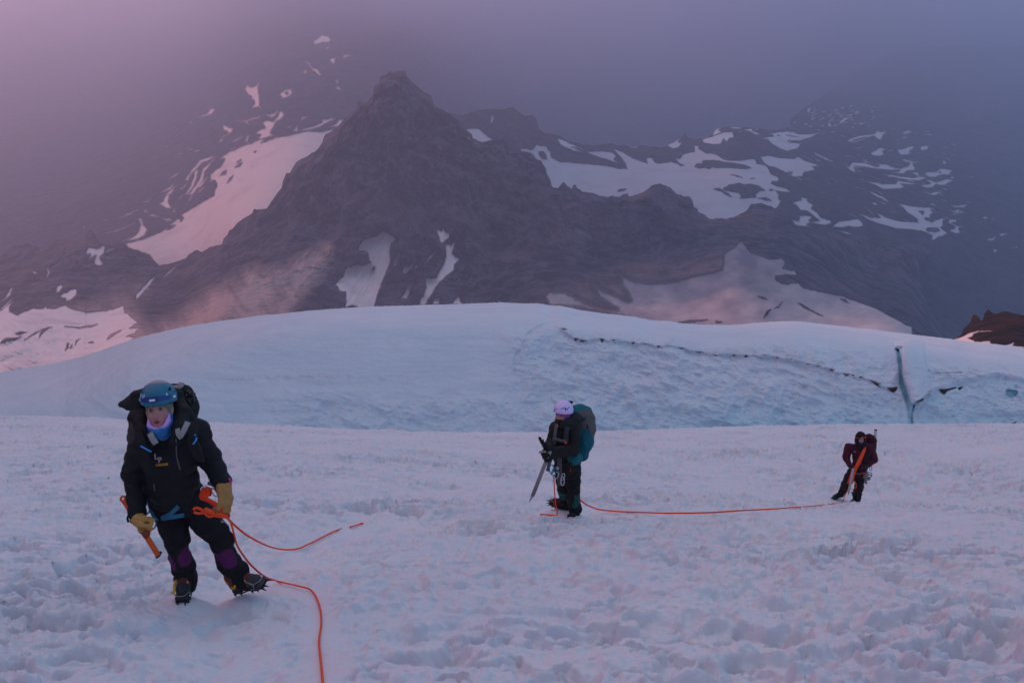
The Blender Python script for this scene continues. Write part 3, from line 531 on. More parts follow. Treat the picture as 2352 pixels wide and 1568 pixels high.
def build_ice_wall():
    dx = 1.9; x0, x1 = -400, 2750; pxs = np.arange(x0, x1+dx, dx)
    cx, cy = xy(wall_crest); yc = np.interp(pxs, cx, cy)
    k = np.exp(-0.5*(np.arange(-12, 13)/4.0)**2); k /= k.sum()
    yc = np.convolve(np.pad(yc, 12, 'edge'), k, 'valid')
    yc += 0.8*fbm(pxs/60, pxs*0, oct=2, seed=4)
    nr = 420; v = np.linspace(0, 1, nr); v = 0.25*v + 0.75*v**1.25
    X = np.repeat(pxs[None], nr, 0); Y = yc[None] + (1085-yc)[None]*v[:, None]
    Y = Y + (1.0*fbm(pxs/5, pxs*0, oct=4, seed=3, gain=.7))[None]*np.exp(-(Y-yc[None])/2.5)
    s = Y - yc[None]
    # smooth crest: a long gentle top turning over into a steep face
    left = np.clip((650-X)/500, 0, 1)
    D = 58 + 0.020*np.maximum(1000-Y, -90)*0.75 + (10+14*left)*np.exp(-s/(16+22*left)) + 4*np.clip((300-X)/500, 0, 1.5)
    q = P(X, Y, D)
    wx, wy, wz = q[..., 0], q[..., 1], q[..., 2]
    face = np.clip((s-18)/40, 0, 1)
    ro = np.clip((X-1120)/120, 0, 1)*np.clip((s-35)/40, 0, 1)                      # broken, rough lower right part
    ro = np.maximum(ro, 0.75*np.clip((Y-885-20*fbm(X/90, X*0, oct=2, seed=8))/45, 0, 1)*np.clip((X-560)/200, 0, 1))
    off = 0.34*fbm(wx/9, wz/4, wy/9, oct=3, seed=2)*(0.05+face)
    off += 0.10*fbm(wx/3+wz*.4, wz/0.55-wx*.04, oct=4, seed=12)*(0.02+0.9*face)      # wind-laid layers
    off += ro*(0.66*fbm(wx/2.6-wz/5, wz/1.3+wx/6, wy/3, oct=6, seed=31, gain=0.55) + 0.20*fbm(wx/0.9-wz, wz/0.45+wx/2, oct=4, seed=35, ridged=True))
    off += 0.012*fbm(wx/0.25, wz/0.18, wy/.3, oct=3, seed=41)
    # overhanging snow layer above the dirt band
    dl = TI([(262,178),(285,195),(330,225),(370,237),(450,228),(500,236),(600,246),(650,250),(710,262),(760,258),(820,272),(880,285),(960,299),(1050,300),(1110,303),(1250,312),(1370,338),(1480,365),(1560,390),(1620,400),(1680,425),(1730,450),(1785,462)])
    lx, ly = xy(dl); yl = np.interp(pxs, lx, ly)
    notch = np.abs(vnoise(pxs/9, pxs*0, seed=61))*11*(0.4+0.6*np.abs(vnoise(pxs/40, pxs*0, seed=62)))
    ww = np.clip((pxs-1270)/20, 0, 1)*np.clip((2066-pxs)/10, 0, 1)
    t_ = Y - (yl + notch*0.55)[None]
    step = 1/(1+np.exp(t_/0.9))
    off += ww[None]*(0.20*step*np.exp(np.minimum(-t_, 0)*0 - np.abs(np.minimum(t_, 0))/55) - 0.09*(1-step)*np.exp(-np.maximum(t_, 0)/9))
    dirt = ww[None]*np.clip(1.25-np.abs(t_-1.0)/(0.9+notch[None]*0.65), 0, 1)*np.clip(0.15+1.5*vnoise(X/9, X*0, seed=66)+0.5*vnoise(X/35, X*0, seed=68), 0, 1)
    dirt *= 0.42
    rn = random.Random(12)
    for x0_, x1_, y_, h_ in ((330, 352, 226, 18), (358, 392, 234, 14), (448, 470, 228, 22), (496, 540, 232, 7), (592, 606, 244, 12), (640, 668, 250, 6), (704, 718, 260, 12), (800, 832, 268, 9), (878, 912, 286, 8), (948, 990, 299, 8), (1040, 1062, 300, 7), (1092, 1116, 304, 12), (1178, 1196, 302, 5), (1240, 1252, 311, 8), (1300, 1316, 318, 5), (1375, 1400, 340, 6), (1420, 1448, 350, 6), (1478, 1506, 364, 13), (1540, 1575, 384, 16), (1578, 1590, 390, 8), (1608, 1628, 398, 7), (1672, 1712, 426, 14), (1742, 1784, 452, 17)):
        tri = TI([(x0_, y_), (x1_, y_+(x1_-x0_)*.12), (x1_-(x1_-x0_)*.3, y_+h_*.55), (x0_+(x1_-x0_)*rn.uniform(.3, .6), y_+h_), (x0_+(x1_-x0_)*.2, y_+h_*.5)])
        sp = np.clip(poly_sdf(X+1.0*vnoise(X/3, Y/3, seed=5), Y, tri)/1.2+0.75, 0, 1); dirt = np.maximum(dirt, sp); off -= 0.07*sp
    ice = 0.0*X; dust = 0.0*X
    dust += np.exp(-np.abs(t_+4)/10)*ww[None]*0.8 + 0.5*ro*np.clip(fbm(X/70+Y/60, Y/18-X/200, oct=3, seed=90), 0, 1)
    dust += 0.9*np.exp(-((Y-(873-8*np.sin((X-500)/140)))/5)**2)*np.clip((X-450)/100, 0, 1)*np.clip((1000-X)/120, 0, 1)
    # curved fracture around the broken face
    fr = np.array([(0,0)])
    fr = line_poly(TI([(65,385),(62,330),(75,300),(100,270),(125,215),(150,190),(200,165),(262,150)]), 5)
    f1 = np.clip(poly_sdf(X, Y, fr)/2+0.8, 0, 1); off -= 0.10*f1; dust += 0.4*f1
    # the split block and the crack on the right
    edge_x = np.interp(Y, [780, 797, 860, 882, 909, 927, 951, 979, 1085], [2054, 2052, 2070, 2073, 2083, 2084, 2087, 2091, 2094]) + 0.8*fbm(Y/6, X*0, oct=3, seed=50)
    blk = np.asarray(TH([(508,545),(520,490),(620,460),(740,436),(850,462),(850,650),(885,780),(905,900),(960,1000),(840,1110),(720,1195),(700,1300),(700,1460),(690,1900),(600,1900),(600,900),(590,700),(560,560)]))
    sb = poly_sdf(X, Y, blk); inb = np.clip(sb/2.5+0.5, 0, 1)
    u = np.clip((X-edge_x)/76, 0, 1)
    off += inb*0.9*np.sin(math.pi*np.clip(u, 0, 1)**0.6) - inb*off*0.5
    ice = np.maximum(ice, inb*np.clip(0.10*np.clip((Y-860)/60, 0, 1)+0.45*np.clip((Y-905)/60, 0, 1)-0.05, 0, 1))
    deep = np.asarray(TH([(520,530),(596,540),(585,850),(640,1000),(690,1190),(730,1180),(700,1300),(720,1440),(690,1440),(660,1200),(600,1040),(575,960),(560,700)]))
    sd = np.clip(poly_sdf(X, Y, deep)/5+0.7, 0, 1); off -= 0.55*sd; ice = np.maximum(ice, 1.0*sd)
    # blue ice toward the bottom
    ice = np.maximum(ice, 0.60*np.clip((Y-890)/85, 0, 1)*np.clip((X-1100)/600, 0.25, 1))
    rp = np.asarray(TH([(880,1080),(1000,1000),(1300,900),(1450,880),(1600,850),(1700,830),(1984,900),(2400,950),(2400,1900),(720,1900),(720,1250)]))
    sr = np.clip(poly_sdf(X, Y, rp)/10+0.3, 0, 1); off -= 0.35*sr*np.clip((X-2110)/40, 0, 1)
    ice = np.maximum(ice, sr*(0.30+0.22*fbm(X/60, Y/40, oct=3, seed=19)))
    cave = np.asarray(TH([(1775,1030),(1800,1015),(1900,1030),(1912,1045),(1900,1090),(1840,1120),(1780,1085)]))
    sc = np.clip(poly_sdf(X, Y, cave)/2+0.5, 0, 1); off -= 0.35*sc; ice = np.maximum(ice, 0.95*sc)
    tq = np.clip(poly_sdf(X, Y, TH([(1700,930),(1984,1010),(2300,1080),(2300,1250),(1984,1200),(1900,1090),(1780,1000)]))/14+0.4, 0, 1); ice = np.maximum(ice, 0.62*tq)
    for pl, a in ((TH([(1010,1015),(1080,1018),(1210,990),(1205,1005),(1110,1035),(1075,1080),(1040,1060)]), 1), (TH([(1232,1000),(1285,985),(1270,1010),(1240,1030)]), 1), (TH([(720,1190),(760,1150),(845,1112),(820,1145),(760,1170)]), .9),
                  (TH([(885,1045),(915,1030),(905,1045)]), .8), (TH([(1720,1412),(1830,1412),(1895,1385),(1880,1405),(1830,1422)]), .8), (TH([(430,1000),(540,990),(530,1020),(500,1055),(460,1040)]), 1), (TH([(225,905),(300,930),(350,1000),(280,960)]), .7),
                  (TI([(272,182),(296,184),(300,190),(284,193)]), .6), (TH([(940,828),(1280,820),(1280,828),(1000,834)]), .45)):
        sp = np.clip(poly_sdf(X, Y, pl)/1.5+0.6, 0, 1)*a; dirt = np.maximum(dirt, sp); off -= 0.3*sp
    q = P(X, Y, D - off)
    nb = 8
    bk = np.stack([q[0] + np.array([0, 1.0, -0.75])*14*(j/nb)**1.3 for j in range(nb, 0, -1)])
    V = np.concatenate([bk, q], 0); z = np.zeros((nb, len(pxs)))
    o = mesh_obj('ice_wall', V.reshape(-1, 3), grid_faces(nr+nb, len(pxs))[:, ::-1], M_ice,
                 attrs={'ice': np.concatenate([z, ice]), 'dirt': np.concatenate([z, dirt]), 'dust': np.concatenate([z, np.clip(dust, 0, 1)])})
    o['kind'] = 'structure'
build_ice_wall()

# ------------------------------------------------------------------ the sun-cupped snow slope
# (x, y) of boot prints: the snow is trodden flat there
FLAT = []
def slope_base(x, y):
    x = np.asarray(x, float); y = np.asarray(y, float)
    z = -(0.43*np.minimum(y, 24) + 0.435*np.clip(y-24, 0, 1e9))
    z = z - 0.016*np.clip(y-41-0.10*np.abs(x), 0, 60)**2
    z = z - 1.02*np.exp(-((x-8.6)/7.5)**2-((y-20.5)/6.5)**2)
    z = z + 0.0*x + 0.10*np.sin(x/5.1+y/7.7) * np.clip((y-9)/10, 0, 1)
    z = z + 0.030*np.clip(-x-2, 0, 60)*np.clip((y-12)/25, 0, 1) + 0.022*np.clip(x-5, 0, 60)*np.clip((y-22)/20, 0, 1)
    return z
def ray_ground(px, py):
    """where the line of sight through a pixel meets the smooth slope"""
    d = np.linspace(1.5, 60.0, 6000); p = P(np.full_like(d, px), np.full_like(d, py), d)
    s = p[:, 2] - slope_base(p[:, 0], p[:, 1])
    i = np.argmax(s < 0)
    return p[i], d[i]
TRAIL = np.array([ray_ground(*q)[0][:2] for q in ((2400, 1086), (2200, 1094), (2060, 1122), (1960, 1150), (1860, 1163), (1700, 1172), (1500, 1178), (1380, 1174), (1310, 1186), (1150, 1187), (1000, 1192), (860, 1206), (740, 1250), (600, 1310), (500, 1380), (520, 1450), (560, 1530), (590, 1640))])
ROPES = [np.array([ray_ground(*q)[0][:2] for q in l]) for l in (((744, 1640), (741, 1568), (733, 1470), (738, 1430), (735, 1400), (725, 1370), (712, 1353), (690, 1346), (655, 1338), (615, 1328)),
         ((640, 1261), (689, 1258), (735, 1236), (784, 1213), (834, 1201)), ((1239, 1180), (1279, 1182)), ((1350, 1163), (1380, 1170), (1460, 1175.5), (1560, 1178), (1700, 1172), (1860, 1162), (1931, 1156)))]
def trail_d(x, y): return seg_d(x, y, TRAIL)
def seg_d(x, y, path):
    d = np.full(np.shape(x), 1e9)
    for a, b in zip(path[:-1], path[1:]):
        e = b-a; t = np.clip(((x-a[0])*e[0]+(y-a[1])*e[1])/(e@e), 0, 1)
        d = np.minimum(d, np.hypot(x-a[0]-t*e[0], y-a[1]-t*e[1]))
    return d
def slope_z(x, y, detail=True):
    x = np.asarray(x, float); y = np.asarray(y, float)
    z = slope_base(x, y)
    td = trail_d(x, y) + 0.12*fbm(x*1.3, y*1.3, oct=2, seed=6)
    tr = np.exp(-(td/0.34)**2)
    z = z - 0.055*tr - 0.03*np.exp(-(td/0.9)**2)
    for rp_ in ROPES:
        rd = seg_d(x, y, rp_); tr = np.maximum(tr, 1.55*np.exp(-(rd/0.15)**2)).clip(0, 1.55)
    z = z + 0.05*fbm(x*0.7, y*0.9, oct=2, seed=84)
    if detail:
        best = np.full(x.shape, 1e9); foot = np.zeros(x.shape); s0 = 0.0
        for a, b in zip(TRAIL[:-1], TRAIL[1:]):        # boot prints, left and right of the line
            e = b-a; L = math.hypot(*e); t = ((x-a[0])*e[0]+(y-a[1])*e[1])/(L*L); tcl = np.clip(t, 0, 1)
            dd = np.hypot(x-a[0]-tcl*e[0], y-a[1]-tcl*e[1]); sg = ((x-a[0])*e[1]-(y-a[1])*e[0])/L; s = s0+tcl*L
            i_ = np.floor(s/0.40); ds = s-(i_+0.5)*0.40+0.05*np.sin(i_*7.3); side = np.where(i_ % 2 == 0, 0.12, -0.12)+0.04*np.sin(i_*3.1)
            q = np.exp(-((ds/0.15)**2+((sg-side)/0.075)**2)**1.5); m_ = dd < best; foot = np.where(m_, q, foot); best = np.minimum(best, dd); s0 += L
        z = z - 0.065*foot
        wx = x + 0.12*fbm(x*2.2, y*2.2, oct=2, seed=70); wy = y + 0.12*fbm(x*2.2, y*2.2, oct=2, seed=75)
        A = np.abs(vnoise(wx*3.4, wy*4.0, seed=101)+0.35*vnoise(wx*1.3, wy*1.4, seed=102)); B = np.abs(vnoise(wx*7.6+7, wy*8.8, seed=103)+0.3*vnoise(x*2.5, y*2.6, seed=107))
        C_ = np.abs(fbm(wx*15.5, wy*17.5, oct=2, seed=104))
        n1 = fbm(wx*2.1, wy*2.5, oct=3, seed=1, gain=0.5)
        n2 = 1-np.abs(fbm(wx*3.4, wy*4.3, oct=2, seed=20))*2.0                     # sharp little crests between cups
        n3 = fbm(wx*9.5, wy*11.0, oct=3, seed=24, gain=0.55)
        n4 = fbm(x*36, y*40, oct=2, seed=27)
        sm = lambda v, a, b: (lambda q: q*q*(3-2*q))(np.clip((v-a)/(b-a), 0, 1))
        w2x = x + 0.05*fbm(x*9, y*9, oct=2, seed=170); w2y = y + 0.05*fbm(x*9, y*9, oct=2, seed=175)
        p1 = fbm(w2x*3.0+0.25*n1, w2y*3.6, oct=2, seed=201, gain=0.45); p2 = fbm(w2x*6.6, w2y*7.8, oct=2, seed=205); p3 = vnoise(w2x*15, w2y*17, seed=207)
        patch = np.clip(0.55+0.9*fbm(x*0.55, y*0.6, oct=2, seed=210), 0.35, 1.25)
        cup = 0.045*n1 - patch*(0.20*sm(p1, 0.02, 0.40) + 0.105*sm(p2, 0.06, 0.40)) + 0.06 + 0.055*(A-0.3)*patch + 0.045*(B-0.3) + 0.045*(C_-0.25) + 0.016*p3 + 0.010*n3 + 0.006*n4
        var = 0.75 + 0.45*fbm(x*0.35, y*0.35, oct=2, seed=88)
        z = z + (cup*var)*(1-0.60*tr)
    for fx, fy, fz, r in FLAT:
        d2 = ((x-fx)**2+(y-fy)**2)/(r*r)
        w = 0.82*np.exp(-d2**1.5)
        z = z*(1-w) + (fz + (slope_base(x, y)-slope_base(fx, fy))*0.6)*w
    return z
def build_slope():
    m, t, b = new_mat('suncupped_snow', 0.7); b.inputs['Specular IOR Level'].default_value = 0.35
    n1 = noise_n(t, 0.6, 5, 0.6); n2 = noise_n(t, 30, 4, 0.6); n3 = noise_n(t, 160, 3, 0.6)
    dirt = noise_n(t, 1.7, 6, 0.7)
    c = mixc(t, smooth(t, n1, 0.3, 0.7), (0.79, 0.78, 0.82), (0.74, 0.735, 0.80))
    c = mixc(t, fmath(t, 'MULTIPLY', smooth(t, dirt, 0.58, 0.78), 0.30), c, (0.56, 0.50, 0.54))
    t.links.new(c, b.inputs['Base Color'])
    b.inputs['Subsurface Weight'].default_value = 0.0
    bump(t, b, fmath(t, 'ADD', n2, fmath(t, 'MULTIPLY', n3, 0.4)), 0.55, 0.02)
    # rows follow equal steps on the picture, so the cups keep their detail far away
    th = np.concatenate([np.linspace(-0.9, 0.66, 140)[:-1], np.linspace(0.66, 1.0, 1)])
    ys = [0.6]
    while ys[-1] < 70: ys.append(ys[-1] + max(0.0085, 0.00155*ys[-1]**1.45*0.55))
    ys = np.array(ys)
    us = np.linspace(-0.86, 0.86, 1500)
    Yg = np.repeat(ys[:, None], len(us), 1); Xg = us[None]*(ys[:, None]*1.12+1.5)
    Zg = slope_z(Xg, Yg)
    V = np.stack([Xg, Yg, Zg], -1)
    o = mesh_obj('snow_slope', V.reshape(-1, 3), grid_faces(len(ys), len(us)), m)
    o['kind'] = 'structure'
    print('slope', V.shape)
# ------------------------------------------------------------------ modelling kit for people and gear
V3 = lambda *a: np.array(a, float)
def unit(v): v = np.asarray(v, float); return v/(np.linalg.norm(v)+1e-12)
def frame(fwd, up):
    f = unit(fwd); r = unit(np.cross(f, up)); u = np.cross(r, f)
    return np.stack([r, f, u])          # rows: right, forward, up
FW = V3(0, cP, -sP); UPC = V3(0, sP, cP)
def surface_nets(F, org, h):
    s = F < 0
    nx, ny, nz = F.shape
    c = [(i, j, k) for i in (0, 1) for j in (0, 1) for k in (0, 1)]
    sl_ = lambda i, j, k: (slice(i, nx-1+i), slice(j, ny-1+j), slice(k, nz-1+k))
    cnt = sum(s[sl_(*q)].astype(np.int8) for q in c)
    act = (cnt > 0) & (cnt < 8)
    I = np.argwhere(act); idx = np.full(act.shape, -1, np.int64); idx[act] = np.arange(len(I))
    pos = np.zeros((len(I), 3)); n = np.zeros(len(I))
    vals = {q: F[I[:, 0]+q[0], I[:, 1]+q[1], I[:, 2]+q[2]] for q in c}
    for a in c:
        for ax in range(3):
            if a[ax]: continue
            b = list(a); b[ax] = 1; b = tuple(b)
            va, vb = vals[a], vals[b]; m = (va < 0) != (vb < 0)
            t = np.where(m, va/np.where(m, va-vb, 1), 0)
            e = np.repeat(np.array([a], float), len(I), 0); e[:, ax] += t
            pos[m] += e[m]; n[m] += 1
    pos = (I + pos/n[:, None])*h + org
    faces = []
    for ax in range(3):
        o1, o2 = [(1, 2), (2, 0), (0, 1)][ax]
        sa = [slice(None)]*3; sb = [slice(None)]*3
        sa[ax] = slice(0, -1); sb[ax] = slice(1, None)
        ch = s[tuple(sa)] != s[tuple(sb)]
        E = np.argwhere(ch)
        ok = (E[:, o1] > 0) & (E[:, o2] > 0) & (E[:, o1] < F.shape[o1]-1) & (E[:, o2] < F.shape[o2]-1)
        E = E[ok]; flip = s[E[:, 0], E[:, 1], E[:, 2]]
        def cell(d1, d2):
            Q = E.copy(); Q[:, o1] -= d1; Q[:, o2] -= d2
            return idx[Q[:, 0], Q[:, 1], Q[:, 2]]
        q = np.stack([cell(1, 1), cell(0, 1), cell(0, 0), cell(1, 0)], -1)
        q[~flip] = q[~flip][:, ::-1]
        faces.append(q)
    return pos, np.concatenate(faces)

class Clay:
    """smooth-blended rounded volumes, turned into one continuous skin"""
    def __init__(self, h=0.008): self.h = h; self.p = []; self.disp = None; self.cols = []; self.base = (0.5, 0.5, 0.5)
    def cap(self, a, b, ra, rb=None, k=0.03, flat=None, sub=False):
        a = np.asarray(a, float); b = np.asarray(b, float); rb = ra if rb is None else rb
        def f(p):
            if flat is not None:
                ax, s = unit(flat[0]), flat[1]; c = (a+b)/2
                q = p-c; t = q@ax; p = p + (t*(1/s-1))[:, None]*ax
            e = b-a; L = e@e+1e-12; t = np.clip(((p-a)@e)/L, 0, 1)
            d = np.linalg.norm(p-a-t[:, None]*e, axis=1)-(ra+(rb-ra)*t)
            return d
        r = max(ra, rb)*(max(1, flat[1]) if flat else 1)
        self.p.append((f, np.minimum(a, b)-r, np.maximum(a, b)+r, k, sub)); return self
    def chain(self, pts, rs, k=0.02, flat=None):
        for i in range(len(pts)-1): self.cap(pts[i], pts[i+1], rs[i], rs[i+1], k, flat)
        return self
    def ell(self, c, r, R=None, k=0.02, sub=False):
        c = np.asarray(c, float); r = np.asarray(r, float); R = np.eye(3) if R is None else R
        def f(p):
            q = (p-c)@R.T; l = np.linalg.norm(q/r, axis=1); g = np.linalg.norm(q/(r*r), axis=1)+1e-9
            return l*(l-1)/g
        m = r.max(); self.p.append((f, c-m, c+m, k, sub)); return self
    def box(self, c, hs, R=None, rd=0.01, k=0.01, sub=False):
        c = np.asarray(c, float); hs = np.asarray(hs, float); R = np.eye(3) if R is None else R
        def f(p):
            q = np.abs((p-c)@R.T)-hs+rd
            return np.linalg.norm(np.maximum(q, 0), axis=1)+np.minimum(q.max(1), 0)-rd
        m = np.linalg.norm(hs); self.p.append((f, c-m, c+m, k, sub)); return self
    def col(self, c, r, rgb, R=None): self.cols.append((np.asarray(c, float), np.asarray(r, float), rgb, R)); return self
    def build(self, name, mat, parent=None, origin=None):
        h = self.h; add = [q for q in self.p if not q[4]]
        lo = np.min([q[1] for q in add], 0)-4*h; hi = np.max([q[2] for q in add], 0)+4*h
        n = np.ceil((hi-lo)/h).astype(int)+1
        F = np.full(tuple(n), 0.5)
        for f, a, b, k, sub in self.p:
            i0 = np.clip(np.floor((a-lo-k-3*h)/h).astype(int), 0, n); i1 = np.clip(np.ceil((b-lo+k+3*h)/h).astype(int)+1, 0, n)
            if (i1 <= i0).any(): continue
            g = np.stack(np.meshgrid(*[lo[d]+h*np.arange(i0[d], i1[d]) for d in range(3)], indexing='ij'), -1)
            v = f(g.reshape(-1, 3)).reshape(g.shape[:3])
            S = (slice(i0[0], i1[0]), slice(i0[1], i1[1]), slice(i0[2], i1[2])); o = F[S]
            if sub:
                w = np.maximum(k-np.abs(o+v), 0)/k; F[S] = np.maximum(o, -v)+w*w*k/4
            else:
                w = np.maximum(k-np.abs(o-v), 0)/k; F[S] = np.minimum(o, v)-w*w*k/4
        if self.disp is not None:
            near = np.abs(F) < 0.05; I = np.argwhere(near); pp = I*h+lo
            F[near] -= self.disp(pp)
        pos, faces = surface_nets(F, lo, h)
        colr = np.tile(np.array([*self.base, 1.0], np.float32), (len(pos), 1))
        for c, r, rgb, R in self.cols:
            q = pos-c
            if R is not None: q = q@R.T
            w = np.clip((1-np.linalg.norm(q/r, axis=1))/0.12, 0, 1)[:, None]
            colr[:, :3] = colr[:, :3]*(1-w)+np.array(rgb)*w
        vv = pos if origin is None else pos-np.asarray(origin)
        o = mesh_obj(name, vv, faces, mat, parent)
        if origin is not None: o.location = origin
        a = o.data.attributes.new('Col', 'FLOAT_COLOR', 'POINT'); a.data.foreach_set('color', colr.ravel())
        return o
def painted(name, rough=0.8, bscale=90, bd=0.002, spec=0.25):
    m, t, b = new_mat(name, rough); b.inputs['Specular IOR Level'].default_value = spec
    v = noise_n(t, bscale, 4); v2 = noise_n(t, 14, 3)
    n = N(t, 'ShaderNodeAttribute', attribute_name='Col')
    mm = N(t, 'ShaderNodeMix', data_type='RGBA', blend_type='MULTIPLY'); mm.inputs[0].default_value = 1
    t.links.new(n.outputs['Color'], mm.inputs[6]); t.links.new(fmath(t, 'MULTIPLY_ADD', fmath(t, 'ADD', v, v2), 0.35, 0.65), mm.inputs[7])
    t.links.new(mm.outputs[2], b.inputs['Base Color']); bump(t, b, v, 0.5, bd); return m
M_cloth = painted('cloth', 0.85); M_shell = painted('puffy_nylon', 0.68, 60, 0.004, 0.22); M_skin = painted('skin', 0.6, 120, 0.0008, 0.35)
M_gear = painted('moulded_gear', 0.42, 50, 0.0006, 0.45); M_leather = painted('leather', 0.7, 70, 0.0015)

def spline(pts, n=8):
    p = np.asarray(pts, float); p = np.concatenate([[2*p[0]-p[1]], p, [2*p[-1]-p[-2]]]); out = []
    for i in range(1, len(p)-2):
        for t in np.linspace(0, 1, n, endpoint=False):
            a, b, c, d = p[i-1], p[i], p[i+1], p[i+2]
            out.append(0.5*((2*b)+(-a+c)*t+(2*a-5*b+4*c-d)*t*t+(-a+3*b-3*c+d)*t**3))
    out.append(p[-2]); return np.array(out)
def tube_geo(pts, r, seg=8, flat=None):
    """flat = (width, thickness, normal) makes webbing instead of a round cord"""
    p = np.asarray(pts, float); n = len(p); V = []; Fc = []
    nrm = None
    for i in range(n):
        t = unit(p[min(i+1, n-1)]-p[max(i-1, 0)])
        if flat: nrm = unit(np.asarray(flat[2])-t*(np.asarray(flat[2])@t))
        elif nrm is None: nrm = unit(np.cross(t, [0.3, 0.2, 0.9]))
        else: nrm = unit(nrm-t*(nrm@t))
        bi = np.cross(t, nrm); rr = r[i] if hasattr(r, '__len__') else r
        for s in range(seg):
            a = 2*math.pi*(s+0.5)/seg; ca, sa = math.cos(a), math.sin(a)
            if flat:
                ca = math.copysign(abs(ca)**0.35, ca); sa = math.copysign(abs(sa)**0.35, sa)
                V.append(p[i]+bi*ca*flat[0]/2+nrm*sa*flat[1]/2)
            else: V.append(p[i]+(nrm*ca+bi*sa)*rr)
    for i in range(n-1):
        for s in range(seg):
            a = i*seg+s; b = i*seg+(s+1) % seg; Fc.append((a, b, b+seg, a+seg))
    Fc.append(tuple(range(seg))[::-1]); Fc.append(tuple((n-1)*seg+s for s in range(seg)))
    return V, Fc
class MB:
    def __init__(self): self.v = []; self.f = []; self.cut = []
    def add(self, V, Fc):
        self.cut.append((len(self.v), len(self.f)))
        o = len(self.v); self.v += [np.asarray(x, float) for x in V]; self.f += [tuple(i+o for i in q) for q in Fc]; return self
    def tube(self, pts, r, seg=8, n=0, flat=None):
        pts = spline(pts, n) if n else pts
        return self.add(*tube_geo(pts, r, seg, flat))
    def cone(self, a, b, r, seg=6): return self.tube([a, (np.asarray(a)+np.asarray(b))/2, b], [r, r*.62, r*.06], seg)
    def slab(self, poly, nrm, th):
        poly = [np.asarray(q, float) for q in poly]; nrm = unit(nrm)*th/2; n = len(poly)
        V = [q+nrm for q in poly]+[q-nrm for q in poly]
        Fc = [tuple(range(n)), tuple(range(2*n-1, n-1, -1))]+[(i, n+i, n+(i+1) % n, (i+1) % n) for i in range(n)]
        return self.add(V, Fc)
    def sphere(self, c, r, n=8):
        r = np.ones(3)*r; V = []; Fc = []
        for i in range(n+1):
            for j in range(2*n):
                a, b = math.pi*i/n, math.pi*j/n
                V.append(np.asarray(c)+r*V3(math.sin(a)*math.cos(b), math.sin(a)*math.sin(b), math.cos(a)))
        for i in range(n):
            for j in range(2*n): Fc.append((i*2*n+j, (i+1)*2*n+j, (i+1)*2*n+(j+1) % (2*n), i*2*n+(j+1) % (2*n)))
        return self.add(V, Fc)
    def each(self, name, mat, parent=None, smooth_=True):
        c = self.cut+[(len(self.v), len(self.f))]; r = []
        for (a, i), (b, j) in zip(c[:-1], c[1:]): r.append(mesh_obj(name, np.array(self.v[a:b]), [tuple(k-a for k in q) for q in self.f[i:j]], mat, parent, smooth_=smooth_))
        return r[0]
    def build(self, name, mat, parent=None, origin=None, smooth_=True):
        v = np.array(self.v)
        if origin is not None: v = v-np.asarray(origin)
        o = mesh_obj(name, v, self.f, mat, parent, smooth_=smooth_)
        if origin is not None: o.location = origin
        return o
M_orange = plain('orange_rope', (0.90, 0.085, 0.022), 0.75, 0.2, 220, 0.002)
M_webor = plain('orange_webbing', (0.80, 0.05, 0.012), 0.8, 0.2, 150, 0.002)
M_anod = plain('orange_anodised_shaft', (0.72, 0.11, 0.02), 0.35, 0.2, 30, metal=0.35)
M_steel = plain('worn_steel', (0.30, 0.30, 0.32), 0.35, 0.25, 80, metal=0.8)
M_dark = plain('dark_steel', (0.035, 0.035, 0.04), 0.4, 0.2, 60, metal=0.5)
M_alu = plain('grey_aluminium', (0.50, 0.48, 0.50), 0.45, 0.15, 40, metal=0.25)
M_black = plain('black_webbing', (0.012, 0.012, 0.015), 0.85, 0.3, 120, 0.002)
M_grey = plain('grey_webbing', (0.30, 0.29, 0.30), 0.85, 0.15, 120, 0.002)
M_dgrey = plain('dark_grey_webbing', (0.10, 0.095, 0.10), 0.85, 0.15, 120, 0.002)
M_blueweb = plain('blue_webbing', (0.035, 0.16, 0.26), 0.8, 0.2, 120, 0.002)
M_pipe = plain('light_blue_piping', (0.05, 0.30, 0.80), 0.6, 0.1)
M_yellow = plain('yellow_strap', (0.72, 0.42, 0.02), 0.6, 0.15)
M_white = plain('white_metal', (0.75, 0.72, 0.78), 0.35, 0.1, metal=0.2)
M_red = plain('red_plastic', (0.70, 0.035, 0.03), 0.5, 0.1)
M_lilac = plain('white_lamp_lens', (0.80, 0.75, 0.95), 0.25, 0.05)
M_gold = plain('gold_print', (0.40, 0.18, 0.015), 0.8, 0.15, 300)
M_pale = plain('pale_print', (0.30, 0.22, 0.24), 0.8, 0.15, 300)
M_cyan = plain('blue_carabiner', (0.02, 0.26, 0.55), 0.4, 0.1)
M_pink = plain('pink_cord', (0.75, 0.05, 0.30), 0.6, 0.1)

def text_mesh(name, s, size, loc, right, up, mat, parent, ext=0.0012, bold=0.0, spacing=1.0):
    cu = bpy.data.curves.new(name, 'FONT'); cu.body = s; cu.size = size; cu.extrude = ext; cu.offset = bold; cu.align_x = 'CENTER'; cu.space_character = spacing
    ob = bpy.data.objects.new(name, cu); COL.objects.link(ob)
    dg = bpy.context.evaluated_depsgraph_get(); me = bpy.data.meshes.new_from_object(ob.evaluated_get(dg))
    bpy.data.objects.remove(ob); bpy.data.curves.remove(cu)
    r = unit(right); u = unit(up-r*(up@r)); n = np.cross(r, u)
    me.transform(Matrix([[r[0], u[0], n[0], loc[0]], [r[1], u[1], n[1], loc[1]], [r[2], u[2], n[2], loc[2]], [0, 0, 0, 1]]))
    me.materials.clear(); me.materials.append(mat); me.name = name
    o = bpy.data.objects.new(name, me); COL.objects.link(o); o.parent = parent
    o.matrix_parent_inverse = Matrix.Translation(parent.location).inverted(); return o

